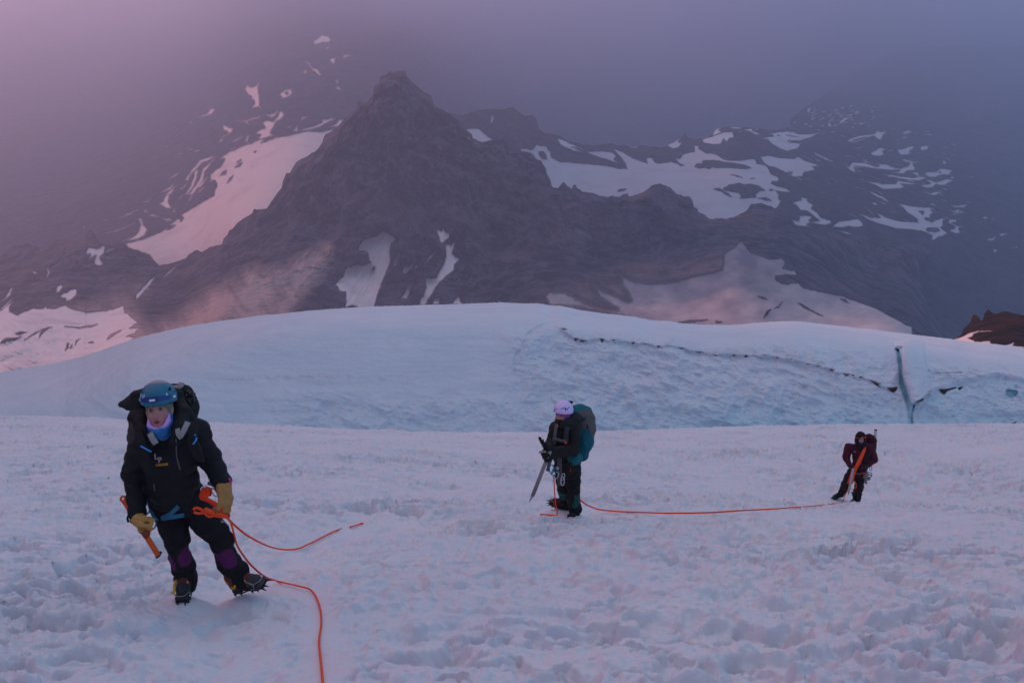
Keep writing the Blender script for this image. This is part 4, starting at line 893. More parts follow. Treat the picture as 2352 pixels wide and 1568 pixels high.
def add_head(cl, c, fr, s=1.0, skin=(0.42, 0.19, 0.17), eyes=True):
    """head with brow, nose, lips, chin and ears; fr rows are right, forward, up"""
    r, f, u = fr
    at = lambda x, y, z: np.asarray(c)+s*(r*x+f*y+u*z)
    cl.ell(at(0, -0.015, 0.035), V3(0.076, 0.096, 0.098)*s, fr, 0.02)
    cl.ell(at(0, 0.030, -0.030), V3(0.060, 0.062, 0.078)*s, fr, 0.03)
    cl.ell(at(0, 0.062, -0.092), V3(0.026, 0.022, 0.020)*s, fr, 0.03)                # chin
    for sx in (-1, 1):
        cl.ell(at(0.038*sx, 0.066, -0.022), V3(0.022, 0.016, 0.020)*s, fr, 0.02)     # cheek
        cl.ell(at(0.031*sx, 0.092, 0.016), V3(0.016, 0.014, 0.011)*s, fr, 0.008, sub=True)   # eye socket
        cl.ell(at(0.031*sx, 0.076, 0.015), V3(0.013, 0.012, 0.011)*s, fr, 0.004)     # eyeball
        cl.ell(at(0.077*sx, -0.01, 0.0), V3(0.010, 0.020, 0.030)*s, fr, 0.01)        # ear
    cl.cap(at(-0.035, 0.078, 0.036), at(0.035, 0.078, 0.036), 0.009*s, k=0.015)      # brow
    cl.cap(at(0, 0.086, 0.018), at(0, 0.105, -0.022), 0.0085*s, 0.013*s, 0.012)      # nose
    cl.ell(at(0, 0.098, -0.027), V3(0.018, 0.010, 0.009)*s, fr, 0.008)
    cl.cap(at(-0.017, 0.087, -0.054), at(0.017, 0.087, -0.054), 0.006*s, k=0.008)
    cl.cap(at(-0.015, 0.085, -0.066), at(0.015, 0.085, -0.066), 0.007*s, k=0.008)
    cl.cap(at(-0.013, 0.098, -0.060), at(0.013, 0.098, -0.060), 0.0045*s, k=0.003, sub=True)
    cl.base = skin
    if eyes:
        for sx in (-1, 1):
            cl.col(at(0.031*sx, 0.088, 0.028), V3(0.022, 0.018, 0.007)*s, (0.10, 0.06, 0.045), fr)   # eyebrow
            cl.col(at(0.031*sx, 0.088, 0.014), V3(0.016, 0.016, 0.008)*s, (0.16, 0.09, 0.08), fr)
            cl.col(at(0.031*sx, 0.092, 0.014), V3(0.006, 0.012, 0.006)*s, (0.03, 0.025, 0.03), fr)
        cl.col(at(0, 0.092, -0.060), V3(0.024, 0.018, 0.013)*s, (0.34, 0.07, 0.07), fr)
        cl.col(at(0, 0.094, -0.060), V3(0.014, 0.018, 0.0045)*s, (0.05, 0.015, 0.015), fr)
    return at
def add_glove(cl, wrist, knuckle, palm_n, curl=0.6, s=1.0, thumb_side=1, spread=0.10, curls=None):
    """wrist -> knuckle line; palm_n points out of the palm; five separate fingers"""
    f = unit(knuckle-wrist); n = unit(palm_n-f*(palm_n@f)); side = np.cross(n, f)*thumb_side
    K = wrist+f*0.095*s
    for t in (-1, -.35, .35, 1): cl.cap(wrist+side*0.020*t*s, K+side*0.032*t*s, 0.021*s, 0.017*s, 0.02)
    L = [0.082, 0.090, 0.084, 0.066]; tip = []
    for i in range(4):
        o = 0.034-0.0235*i; cu = (curls[i] if curls else curl+0.08*i)
        p = K+side*o*s; d = unit(f+side*spread*(1.2-0.8*i)); a = 0.0; q = [p]
        for j, frac in enumerate((0.45, 0.32, 0.23)):
            a += cu*(1.15 if j else 0.85); dd = d*math.cos(a)+n*math.sin(a)
            p = p+dd*L[i]*frac*s; q.append(p)
        cl.chain(q, [0.0135*s, 0.0125*s, 0.0115*s, 0.0105*s], 0.006); tip.append(q[-1])
    b = wrist+f*0.035*s+side*0.030*s
    t1 = b+unit(f*0.7+side*0.75+n*0.35)*0.038*s; t2 = t1+unit(f*0.9+side*0.15+n*(0.3+curl*.6))*0.033*s; t3 = t2+unit(f*0.7-side*0.25*curl+n*(0.3+curl*.6))*0.026*s
    cl.chain([b, t1, t2, t3], [0.019*s, 0.016*s, 0.0145*s, 0.012*s], 0.012)
    return K, tip
def boot(parent, heel, toe, up, shaft_top, upper, toe_c, sole=(0.015, 0.015, 0.018), w=0.052, wire=True, strap=None, lace=(0.6, 0.5, 0.5), spikes=True):
    heel = np.asarray(heel, float); toe = np.asarray(toe, float)
    f = unit(toe-heel); u = unit(up-f*(up@f)); r = np.cross(f, u); Lf = np.linalg.norm(toe-heel)
    at = lambda x, y, z: heel+r*x+f*y+u*z
    c = Clay(0.0065); c.base = upper
    c.cap(at(0, 0.045, 0.055), at(0, Lf-0.055, 0.042), 0.050, 0.043, 0.03, flat=(u, 0.85))
    c.chain([at(0, 0.06, 0.05), at(0, 0.07, 0.13), np.asarray(shaft_top, float)], [0.052, 0.050, 0.052], 0.03)
    c.cap(at(0, Lf*0.62, 0.06), at(0, 0.09, 0.12), 0.040, 0.045, 0.03)
    R = np.stack([r, f, u])
    c.box(at(0, Lf*0.5, 0.010), V3(w-0.004, Lf*0.5, 0.016), R, 0.014, 0.006)
    c.col(at(0, Lf*0.5, -0.005), V3(0.2, 0.4, 0.034), sole, R)
    c.col(at(0, Lf-0.03, 0.04), V3(0.09, 0.075, 0.09), toe_c, R)
    for y in (0.50, 0.62):
        for sx in (-1, 1): c.col(at(0.034*sx, Lf*y, 0.088-0.03*(y-.5)*8*.3), V3(0.009, 0.010, 0.020), lace, R)
    b = c.build('boot', M_leather, parent)
    m = MB()
    for sx in (-1, 1):
        m.tube([at(sx*w*0.75, -0.005, -0.012), at(sx*w*0.95, Lf*0.3, -0.012), at(sx*w*0.7, Lf*0.5, -0.012), at(sx*w*1.0, Lf*0.8, -0.012), at(sx*w*0.6, Lf+0.01, -0.008)], 0, 8, 3, flat=(0.012, 0.005, r))
        if spikes:
            for y in (0.04, 0.24, 0.62, 0.80): m.cone(at(sx*w*0.85, Lf*y, -0.012), at(sx*w*0.92, Lf*y, -0.040), 0.011, 4)
            m.cone(at(sx*w*0.5, Lf, -0.005), at(sx*w*0.55, Lf+0.045, -0.022), 0.010, 4); m.cone(at(sx*w*0.75, Lf-0.02, -0.01), at(sx*w*0.95, Lf+0.022, -0.040), 0.010, 4)
    m.slab([at(-w*.8, Lf*.62, -0.014), at(w*.8, Lf*.62, -0.014), at(w*.55, Lf, -0.012), at(-w*.55, Lf, -0.012)], u, 0.004)
    m.slab([at(-w*.6, 0.0, -0.014), at(w*.6, 0.0, -0.014), at(w*.7, Lf*.28, -0.014), at(-w*.7, Lf*.28, -0.014)], u, 0.004)
    cr = m.build('crampon', M_dark, b)
    if wire:
        q = MB(); q.tube([at(-w*1.05, Lf*0.76, 0.0), at(-w*0.98, Lf*0.86, 0.045), at(-w*0.5, Lf+0.002, 0.046), at(w*0.5, Lf+0.002, 0.046), at(w*0.98, Lf*0.86, 0.045), at(w*1.05, Lf*0.76, 0.0)], 0.0034, 6, 6)
        q.tube([at(w*1.02, Lf*0.86, 0.042), at(w*0.55, Lf*0.55, 0.095), at(-w*0.2, Lf*0.42, 0.105), at(-w*1.0, Lf*0.35, 0.06)], 0.0045, 6, 5, flat=(0.012, 0.003, u))
        q.build('toe_bail', M_steel, b)
    if strap is not None:
        q = MB(); q.tube(strap, 0.006, 6, 5, flat=(0.016, 0.004, -FW)); q.build('heel_strap', M_yellow, b)
    return b
def carabiner(mb, c, a, b, L=0.10, w=0.055, r=0.005):
    c = np.asarray(c); a = unit(a); b = unit(b-a*(b@a)); pts = []
    for t in np.linspace(0, 2*math.pi, 15): pts.append(c+a*math.cos(t)*L/2*(1 if math.cos(t) > 0 else .95)+b*math.copysign(abs(math.sin(t))**0.6, math.sin(t))*w/2)
    mb.tube(pts, r, 6)
TZ = lambda ox, oy, k: (lambda x, y, d: P(ox+k*x, oy+k*y, d))
T1 = TZ(229.7, 832.6, .21967); T2 = TZ(229.7, 1091.0, .21967); H1 = TZ(258.4, 861.3, .10985); K1 = TZ(424.9, 1079.5, .08057); B1 = TZ(379, 1309.2, .10743)
Q2 = TZ(1177.2, 890.0, .21973); QA = TZ(1234.6, 907.3, .10254); QB = TZ(1211.6, 1045.1, .09888); Q3 = TZ(1866.2, 964.7, .13918)
def quilt(step, amp, seed=0):
    def f(p):
        z = p[:, 2]*0.97+0.22*p[:, 1]+0.012*vnoise(p[:, 0]*7, p[:, 1]*7, p[:, 2]*7, seed)
        s = np.abs(np.sin(math.pi*z/step))
        return amp*(s**0.35-0.75)+0.006*vnoise(p[:, 0]*17, p[:, 1]*17, p[:, 2]*13, seed+3)
    return f
def wrinkle(amp=0.008, seed=1, sc=11):
    def f(p): return amp*(vnoise(p[:, 0]*sc, p[:, 1]*sc, p[:, 2]*sc*1.5, seed)+0.5*vnoise(p[:, 0]*sc*2.3, p[:, 1]*sc*2.3, p[:, 2]*sc*2.8, seed+2))
    return f
# ------------------------------------------------------------------ first climber (nearest, left)
BLK = (0.011, 0.011, 0.0145)
def leader():
    g, d0 = ray_ground(417, 1386)
    D = d0-7.35
    p = lambda x, y, rel: P(x, y, 7.35+D+rel)
    q_ = p(421, 1377, -0.06); FLAT.append((q_[0], q_[1], p(417, 1379, -0.14)[2]-0.012, 0.21))
    feetR = p(572, 1350, 0.09); FLAT.append((feetR[0], feetR[1], p(541, 1351, 0.14)[2]-0.012, 0.21))
    head_c = p(366, 945, -0.70)
    fh = unit(-FW+V3(0.10, 0, 0)-UPC*0.02); uh = unit(UPC+V3(-0.10, 0, 0)); fr = frame(fh, uh)
    r, f, u = fr
    shL, elL, wrL = p(330, 1000, -0.58), p(309, 1085, -0.40), p(315, 1172, -0.52)
    shR, elR, wrR = p(447, 996, -0.55), p(482, 1052, -0.42), p(511, 1108, -0.52)
    nk = p(386, 985, -0.50); ch = p(388, 1035, -0.52); be = p(395, 1100, -0.42); pv = p(408, 1148, -0.33)
    hipL, knL, anL = p(376, 1150, -0.32), p(408, 1247, -0.22), p(426, 1340, 0.0)
    hipR, knR, anR = p(437, 1145, -0.30), p(510, 1243, -0.12), p(543, 1322, 0.06)
    # body
    b = Clay(0.009)
    at = add_head(b, head_c, fr, 1.0, (0.47, 0.215, 0.19))
    b.cap(head_c-u*0.06-f*0.03, nk, 0.055, 0.065, 0.04)
    b.cap(nk, ch, 0.09, 0.13, 0.05, flat=(FW, 0.75)); b.cap(ch, pv, 0.13, 0.085, 0.03, flat=(FW, 0.75))
    for s_, e_, w_ in ((shL, elL, wrL), (shR, elR, wrR)): b.cap(ch+(s_-ch)*0.55, s_, 0.07, 0.055, 0.05).chain([s_, e_, w_], [0.052, 0.042, 0.030], 0.02)
    for h_, k_, a_ in ((hipL, knL, anL), (hipR, knR, anR)): b.chain([pv+(h_-pv)*0.6, h_+(k_-h_)*0.15, k_, a_], [0.075, 0.07, 0.05, 0.040], 0.02)
    b.cap(wrL, p(322, 1205, -0.56), 0.03, 0.026, 0.02); b.cap(wrR, p(517, 1145, -0.55), 0.03, 0.026, 0.02)
    b.cap(anL, p(426, 1365, 0.0), 0.035, 0.026, 0.02); b.cap(anR, p(568, 1336, 0.08), 0.035, 0.026, 0.02)
    base = p(470, 1375, 0.05)
    person = b.build('person', M_skin, None, origin=base)
    tag(person, 'nearest climber in blue helmet and black puffy jacket stooping forward with tan gloves', 'person', 'roped climbers on the snow slope')
    # hat under the helmet, neck gaiter
    c = Clay(0.006); c.base = (0.17, 0.165, 0.13)
    c.ell(head_c+u*0.040-f*0.012, V3(0.083, 0.103, 0.098), fr, 0.02).ell(head_c+u*0.0-f*0.035, V3(0.080, 0.085, 0.090), fr, 0.02)
    c.box(head_c+f*0.115-u*0.058, V3(0.064, 0.075, 0.085), fr, 0.02, 0.012, sub=True)
    c.build('wool_hat', M_cloth, person)
    c = Clay(0.006); c.base = (0.03, 0.17, 0.42)
    c.ell(head_c-u*0.075+f*0.028, V3(0.073, 0.082, 0.052), fr, 0.02).ell(head_c-u*0.02-f*0.02, V3(0.080, 0.080, 0.075), fr, 0.03)
    c.cap(head_c-u*0.10+f*0.0, nk+f*0.02, 0.075, 0.085, 0.04); c.cap(head_c-u*0.12+f*0.05, H1(1170, 1320, 6.76+D), 0.05, 0.018, 0.03)
    c.ell(head_c+f*0.088-u*0.012, V3(0.060, 0.070, 0.084), fr, 0.008, sub=True)
    c.col(head_c+f*0.06-u*0.035, V3(0.090, 0.075, 0.088), (0.66, 0.36, 0.86), fr)
    c.disp = wrinkle(0.004, 5, 25)
    c.build('neck_gaiter', M_cloth, person)
    # helmet
    hc = head_c+u*0.088-f*0.022
    hu = unit(u+f*0.02); hf = np.cross(hu, r)*-1; hf = unit(hf if hf@f > 0 else -hf); hr = np.stack([r, hf, hu])
    c = Clay(0.0055); c.base = (0.012, 0.155, 0.25)
    c.ell(hc, V3(0.114, 0.136, 0.116), hr, 0.01).box(hc-hu*0.135, V3(0.2, 0.2, 0.10), hr, 0.01, 0.012, sub=True)
    c.cap(hc+hf*0.10-hu*0.030-r*0.05, hc+hf*0.10-hu*0.030+r*0.05, 0.016, k=0.02)
    for sx in (-1, 1):
        c.ell(hc+r*0.088*sx+hu*0.052+hf*0.055, V3(0.007, 0.02, 0.012), hr, 0.003, sub=True).ell(hc+r*0.105*sx+hu*0.03+hf*0.0, V3(0.02, 0.016, 0.008), hr, 0.003, sub=True)
        c.col(hc+r*0.088*sx+hu*0.052+hf*0.055, V3(0.010, 0.025, 0.015), (0.01, 0.02, 0.04), hr)
    c.col(hc+hu*0.125-hf*0.03, V3(0.12, 0.12, 0.05), (0.22, 0.26, 0.28), hr)
    c.col(hc+hf*0.10+hu*0.004, V3(0.13, 0.07, 0.022), (0.02, 0.055, 0.22), hr)
    he = c.build('helmet', M_gear, person)
    m = MB(); e = lambda a, hh, k=1.006: hc+k*(r*0.114*math.sin(a)*math.cos(hh)+hf*0.136*math.cos(a)*math.cos(hh)+hu*0.116*math.sin(hh))
    lc = e(0.02, 0.0, 1.03); m.slab([lc-r*0.026-hu*0.014, lc+r*0.026-hu*0.014, lc+r*0.026+hu*0.016, lc-r*0.026+hu*0.016], hf, 0.032)
    hl = m.build('headlamp', plain('lamp_housing', (0.02, 0.04, 0.16), 0.4), he, smooth_=False)
    m = MB(); l2 = lc+hf*0.017; m.slab([l2-r*0.018-hu*0.007, l2+r*0.018-hu*0.007, l2+r*0.018+hu*0.006, l2-r*0.018+hu*0.006], hf, 0.004)
    m.build('lens', M_lilac, he, smooth_=False)
    m = MB()      # pale diamond emblem, vertical sticker and oval
    q = e(0.62, 0.24, 1.012); nn = unit(q-hc); a1 = unit(np.cross(nn, hu)); a2 = np.cross(a1, nn)
    dm = [q+a1*0.013*math.cos(t)+a2*0.013*math.sin(t) for t in (0.4, 1.9, 3.3, 5.0)]; dm.append(dm[0]); m.tube(dm, 0.0028, 5)
    m.sphere(q+a1*0.004-a2*0.002, 0.0045, 5)
    q = e(0.95, 0.26, 1.012); nn = unit(q-hc); a1 = unit(np.cross(nn, hu)); a2 = np.cross(a1, nn); m.slab([q-a1*.004-a2*.016, q+a1*.004-a2*.016, q+a1*.004+a2*.016, q-a1*.004+a2*.016], nn, .002)
    q = e(-0.75, 0.22, 1.012); nn = unit(q-hc); a1 = unit(np.cross(nn, hu)); a2 = np.cross(a1, nn); m.slab([q+a1*.006*math.cos(t)+a2*.009*math.sin(t) for t in np.linspace(0, 5.5, 8)], nn, .002)
    m.each('emblem', plain('pale_sticker', (0.50, 0.60, 0.72), 0.5), he, smooth_=False)
    m = MB()
    for a in (1.25, -1.25):
        q = e(a, 0.02, 1.015); nn = unit(q-hc); a1 = unit(np.cross(nn, hu)); a2 = np.cross(a1, nn); m.slab([q-a1*.011-a2*.006, q+a1*.009-a2*.008, q+a1*.012+a2*.004, q-a1*.008+a2*.010], nn, .004)
    m.each('lamp_clip', M_lilac, he, smooth_=False)
    # jacket with hood and high collar
    c = Clay(0.0075); c.base = BLK; K = 0.05
    c.cap(p(386, 1000, -0.50), ch, 0.150, 0.172, K, flat=(FW, 0.80)); c.cap(ch, be, 0.172, 0.168, K, flat=(FW, 0.84)); c.cap(be, p(400, 1122, -0.37), 0.168, 0.160, K, flat=(FW, 0.86)); c.cap(p(400, 1105, -0.38), p(401, 1142, -0.35), 0.162, 0.158, 0.02, flat=(FW, 0.86)); c.box(p(402, 1215, -0.35), V3(0.3, 0.3, 0.145), frame(FW, UPC), 0.01, 0.02, sub=True)
    c.cap(shL, shR, 0.105, 0.105, K)
    c.chain([shL, elL, wrL], [0.088, 0.078, 0.060], 0.03); c.chain([shR, elR, wrR], [0.088, 0.076, 0.058], 0.03)
    c.cap(wrL, p(316, 1186, -0.53), 0.058, 0.052, 0.01); c.cap(wrR, p(513, 1118, -0.53), 0.058, 0.050, 0.01)
    # hood bunched behind the head, standing collar
    c.chain([H1(510, 900, 6.78+D), H1(560, 480, 6.84+D), H1(900, 330, 6.93+D), H1(1300, 450, 6.84+D), H1(1450, 830, 6.76+D), H1(1480, 1040, 6.72+D)], [0.055, 0.050, 0.055, 0.052, 0.058, 0.05], 0.03)
    c.chain([H1(520, 900, 6.76+D), H1(640, 1180, 6.66+D), H1(830, 1400, 6.60+D)], [0.055, 0.040, 0.030], 0.03)
    c.chain([H1(1440, 850, 6.74+D), H1(1400, 1150, 6.62+D), H1(1290, 1400, 6.58+D)], [0.062, 0.042, 0.030], 0.03)
    c.cap(p(386, 975, -0.42), p(386, 1010, -0.45), 0.12, 0.13, 0.05)
    c.disp = quilt(0.072, 0.011, 4)
    c.col(p(300, 990, -0.62), V3(0.06, 0.3, 0.07), (0.05, 0.042, 0.04))
    jk = c.build('jacket', M_shell, person)
    m = MB(); zp = [T1(795, 830, 6.55+D), T1(800, 1000, 6.60+D), T1(835, 1118, 6.64+D)]
    m.tube([H1(1330, 1330, 6.55+D), T1(800, 960, 6.585+D), T1(815, 1040, 6.60+D)], 0.004, 5, 4); m.tube([T1(812, 1030, 6.585+D), T1(838, 1120, 6.60+D)], 0.006, 5)
    m.tube([T1(560, 1270, 6.70+D), T1(574, 1340, 6.74+D)], 0.005, 5)
    m.each('zip', M_dgrey, jk)
    # trousers with gaiters
    c = Clay(0.008); c.base = (0.012, 0.011, 0.014)
    c.cap(p(384, 1130, -0.34), p(428, 1130, -0.34), 0.118, 0.118, 0.04, flat=(FW, 0.95)); c.cap(p(388, 1152, -0.34), p(422, 1150, -0.34), 0.105, 0.105, 0.03)
    c.chain([hipL, p(396, 1205, -0.26), knL+UPC*0.02], [0.104, 0.098, 0.084], 0.012); c.chain([hipR, p(478, 1203, -0.2), knR+UPC*0.02], [0.104, 0.098, 0.084], 0.012)
    c.ell(knL+UPC*0.02-FW*0.02, V3(0.088, 0.088, 0.075), None, 0.02); c.ell(knR+UPC*0.015-FW*0.02, V3(0.088, 0.088, 0.075), None, 0.02)
    c.chain([knL-UPC*0.03, p(419, 1300, -0.06), anL+UPC*0.045], [0.072, 0.083, 0.082], 0.02)
    c.chain([knR-UPC*0.03, p(527, 1290, -0.02), anR+UPC*0.035], [0.070, 0.082, 0.078], 0.02)
    c.cap(anL+UPC*0.045, anL-UPC*0.005, 0.082, 0.074, 0.01); c.cap(anR+UPC*0.03, p(556, 1333, 0.05), 0.078, 0.066, 0.02)
    c.disp = wrinkle(0.010, 9, 12)
    PU = (0.10, 0.016, 0.088)
    c.col(T2(935, 925, 7.10+D), V3(0.088, 0.13, 0.125), PU).col(T2(745, 900, 7.15+D), V3(0.040, 0.12, 0.095), PU)
    c.col(T2(1340, 945, 7.15+D), V3(0.100, 0.13, 0.115), PU).col(T2(1235, 850, 7.2+D), V3(0.03, 0.1, 0.045), PU)
    tr = c.build('trousers', M_cloth, person)
    m = MB(); m.slab([T2(1262, 470, 6.93+D), T2(1285, 478, 6.93+D), T2(1305, 470, 6.93+D), T2(1305, 490, 6.93+D), T2(1270, 496, 6.93+D)], FW, 0.003); m.build('thigh_patch', M_grey, tr, smooth_=False)
    # gloves
    gl = []
    c = Clay(0.0055); c.base = (0.50, 0.27, 0.085)
    gdir = unit(p(331, 1221, -0.60)-p(314, 1184, -0.53))
    add_glove(c, p(316, 1186, -0.54), p(316, 1186, -0.54)+gdir*0.1, V3(0.85, 0.45, -0.1), 1.18, 1.08, -1); c.ell(p(329, 1211, -0.57), V3(0.034, 0.034, 0.030), None, 0.02)
    c.cap(p(314, 1178, -0.53), p(317, 1192, -0.545), 0.050, 0.046, 0.02); c.disp = wrinkle(0.003, 3, 30)
    c.col(p(325, 1215, -0.62), V3(0.03, 0.1, 0.02), (0.30, 0.14, 0.05)); c.build('glove', M_leather, person)
    c = Clay(0.0055); c.base = (0.42, 0.22, 0.075)
    gdir = unit(p(518, 1168, -0.57)-p(514, 1118, -0.53))
    add_glove(c, p(514, 1118, -0.54), p(514, 1118, -0.54)+gdir*0.1, V3(-0.75, 0.5, 0.0), 0.42, 1.18, -1)
    c.cap(p(512, 1110, -0.53), p(516, 1126, -0.545), 0.050, 0.046, 0.02); c.disp = wrinkle(0.003, 8, 30)
    c.build('glove', M_leather, person)
    m = MB(); m.tube([K1(1255, 220, 6.72+D), K1(1290, 290, 6.72+D), K1(1310, 330, 6.74+D)], 0.006, 5, 3); m.tube([K1(1310, 330, 6.74+D), K1(1305, 410, 6.74+D)], 0.005, 5)
    m.build('wrist_cord', M_pink, person)
    # boots with crampons
    up = V3(0, -0.10, 1)
    hL = p(438, 1372, 0.13); tL = p(417, 1379, -0.14); hL[2] = tL[2]+0.03
    boot(person, hL, tL, up, p(429, 1345, 0.04), (0.11, 0.028, 0.022), (0.035, 0.035, 0.04), strap=[B1(240, 200, 7.25+D), B1(190, 330, 7.2+D), B1(185, 480, 7.18+D), B1(130, 470, 7.2+D)])
    hR = p(541, 1351, 0.14); tR = p(609, 1349, 0.02); tR[2] += 0.045
    boot(person, hR, tR, unit(V3(-0.25, -0.25, 1)), p(545, 1326, 0.1), (0.15, 0.035, 0.025), (0.06, 0.055, 0.06), strap=[B1(1270, 170, 7.45+D), B1(1330, 270, 7.42+D), B1(1460, 380, 7.38+D), B1(1500, 320, 7.34+D)])
    # harness
    hn = MB()
    hn.tube([T2(640, 452, 6.93+D), T2(740, 400, 6.88+D), T2(820, 325, 6.86+D)], 0, 8, 5, flat=(0.030, 0.006, FW))
    hn.tube([T2(640, 455, 6.93+D), T2(760, 435, 6.88+D), T2(880, 415, 6.93+D)], 0, 8, 5, flat=(0.030, 0.006, FW))
    har = hn.build('harness', M_blueweb, person); hn = MB()
    hn.tube([T2(500, 240, 7.0+D), T2(520, 330, 6.96+D), T2(560, 430, 6.94+D), T2(600, 470, 6.96+D)], 0, 8, 5, flat=(0.022, 0.006, FW))
    hn.tube([T2(520, 240, 7.0+D), T2(470, 330, 7.0+D), T2(465, 410, 7.02+D), T2(520, 370, 7.0+D), T2(500, 260, 7.0+D)], 0, 8, 5, flat=(0.012, 0.005, FW))
    hn.tube([T2(590, 490, 6.97+D), T2(575, 540, 6.95+D), T2(540, 568, 6.9+D)], 0, 8, 5, flat=(0.010, 0.004, FW))
    hn.tube([K1(650, 370, 6.86+D), K1(760, 400, 6.85+D), K1(870, 460, 6.86+D)], 0, 8, 3, flat=(0.022, 0.008, FW))
    hn.each('gear_loop', M_blueweb, har)
    m = MB(); UD = UPC; XR = V3(1, 0, 0)
    carabiner(m, K1(540, 520, 6.80+D), V3(.8, 0, .6), V3(-.5, 0, .8), 0.05, 0.028, .005); carabiner(m, K1(835, 630, 6.84+D), V3(.4, 0, -.9), V3(1, 0, .3), 0.07, 0.028, .005)
    m.each('carabiner', M_white, har)
    m = MB(); m.tube([K1(715, 80, 6.84+D), K1(740, 160, 6.83+D), K1(830, 290, 6.83+D), K1(870, 380, 6.83+D)], 0.007, 6, 4); m.tube([K1(690, 240, 6.84+D), K1(715, 290, 6.83+D), K1(760, 370, 6.83+D)], 0.008, 6, 4)
    m.each('ice_screw', M_red, har)
    m = MB(); m.tube([K1(735, 145, 6.822+D), K1(825, 275, 6.822+D)], 0.006, 6); m.tube([K1(690, 240, 6.82+D), K1(712, 290, 6.82+D)], 0.007, 6); m.tube([K1(850, 330, 6.822+D), K1(875, 375, 6.822+D)], 0.006, 6)
    m.each('ice_screw_tooth', M_white, har)
    m = MB()     # orange sling bunched at the hip
    m.tube([K1(700, 720, 6.80+D), K1(720, 560, 6.79+D), K1(600, 520, 6.78+D), K1(480, 640, 6.77+D), K1(470, 790, 6.76+D), K1(640, 850, 6.75+D), K1(820, 970, 6.75+D), K1(1000, 1120, 6.76+D), K1(1150, 1290, 6.80+D), K1(1220, 1350, 6.82+D), K1(1240, 1260, 6.82+D), K1(1160, 1215, 6.81+D)], 0.012, 8, 6)
    m.tube([K1(560, 560, 6.78+D), K1(560, 700, 6.75+D), K1(620, 820, 6.74+D), K1(860, 960, 6.735+D), K1(1060, 1160, 6.76+D)], 0.014, 8, 6)
    m.tube([K1(620, 540, 6.78+D), K1(660, 640, 6.75+D), K1(600, 760, 6.74+D), K1(500, 740, 6.75+D), K1(520, 600, 6.76+D)], 0.012, 8, 6)
    m.build('hip_sling', M_webor, har)
    # writing on the chest
    mid = p(371, 1052, -0.755); rt = unit(p(390, 1050, -0.75)-p(350, 1051, -0.75)); upv = UPC
    cs = lambda x, y: P(229.7+.21967*x, 832.6+.21967*y, 6.555+D)
    text_mesh('chest_emblem', 'L', 0.052, cs(590, 1008), V3(1, 0, 0.12), UPC+V3(-0.12, 0, 0), M_pale, jk, bold=0.0012)
    text_mesh('chest_emblem', 'P', 0.050, cs(628, 1044), V3(1, 0, 0.12), UPC+V3(-0.12, 0, 0), M_pale, jk, bold=0.0012)
    text_mesh('chest_lettering', 'LARAMIE', 0.0195, cs(650, 1076), V3(1, 0, 0.10), UPC, M_gold, jk, bold=0.0012)
    # pack
    c = Clay(0.009); c.base = (0.018, 0.017, 0.019)
    c.cap(p(370, 930, -0.28), p(392, 1090, -0.12), 0.135, 0.15, 0.05, flat=(FW, 0.8))
    c.chain([H1(1290, 330, 6.97+D), H1(1440, 420, 6.98+D), H1(1560, 700, 6.95+D), H1(1600, 900, 6.93+D)], [0.055, 0.07, 0.075, 0.06], 0.04)
    c.cap(H1(1460, 280, 6.98+D), H1(1480, 400, 6.96+D), 0.02, 0.03, 0.02)
    c.cap(H1(520, 480, 6.95+D), H1(600, 700, 6.95+D), 0.06, 0.06, 0.04)
    c.disp = wrinkle(0.010, 15, 12); o0 = p(385, 1010, -0.2)
    pk = c.build('backpack', M_cloth, None, origin=o0)
    tag(pk, 'black backpack with flapping lid worn by the nearest climber', 'backpack')
    m = MB(); fl = [H1(600, 380, 6.93+D), H1(475, 345, 6.92+D), H1(300, 460, 6.90+D), H1(130, 625, 6.90+D), H1(250, 680, 6.92+D), H1(440, 790, 6.92+D), H1(600, 760, 6.93+D)]
    c = Clay(0.006); c.base = (0.035, 0.030, 0.032)
    c.cap(H1(560, 450, 6.93+D), H1(560, 700, 6.93+D), 0.030, 0.024, 0.03); c.chain([H1(480, 400, 6.92+D), H1(330, 520, 6.91+D), H1(160, 618, 6.90+D)], [0.022, 0.020, 0.007], 0.02)
    c.chain([H1(520, 700, 6.93+D), H1(340, 660, 6.92+D), H1(180, 625, 6.90+D)], [0.024, 0.018, 0.008], 0.03); c.chain([H1(540, 560, 6.93+D), H1(360, 580, 6.91+D), H1(220, 605, 6.90+D)], [0.03, 0.026, 0.012], 0.03)
    c.disp = wrinkle(0.004, 25, 18); c.build('lid_flap', M_cloth, pk)
    m = MB(); m.tube([H1(1130, 215, 6.93+D), H1(1250, 265, 6.92+D), H1(1400, 240, 6.92+D), H1(1445, 165, 6.94+D)], 0, 8, 5, flat=(0.04, 0.014, unit(UPC-FW)))
    m.build('lid_edge', plain('pale_grey_fabric', (0.30, 0.26, 0.27), 0.9), pk)
    m = MB()
    for (x, y, rr) in ((1580, 350, .024), (1700, 400, .022), (1730, 470, .020), (1690, 520, .018), (1690, 690, .018), (1640, 740, .022), (1620, 400, .03), (1600, 560, .04)): m.sphere(H1(x, y, 6.90+D), rr*.62, 6)
    m.tube([H1(1640, 400, 6.9+D), H1(1700, 540, 6.9+D), H1(1640, 720, 6.9+D), H1(1700, 850, 6.88+D), H1(1755, 858, 6.86+D)], 0.010, 6, 4)
    rk = m.build('hanging_hardware', M_dark, pk)
    m = MB()
    for (x, y) in ((1548, 410), (1692, 410), (1704, 465), (1720, 512)): m.sphere(H1(x, y, 6.86+D), .0028, 4)
    m.each('eyelet', M_white, pk)
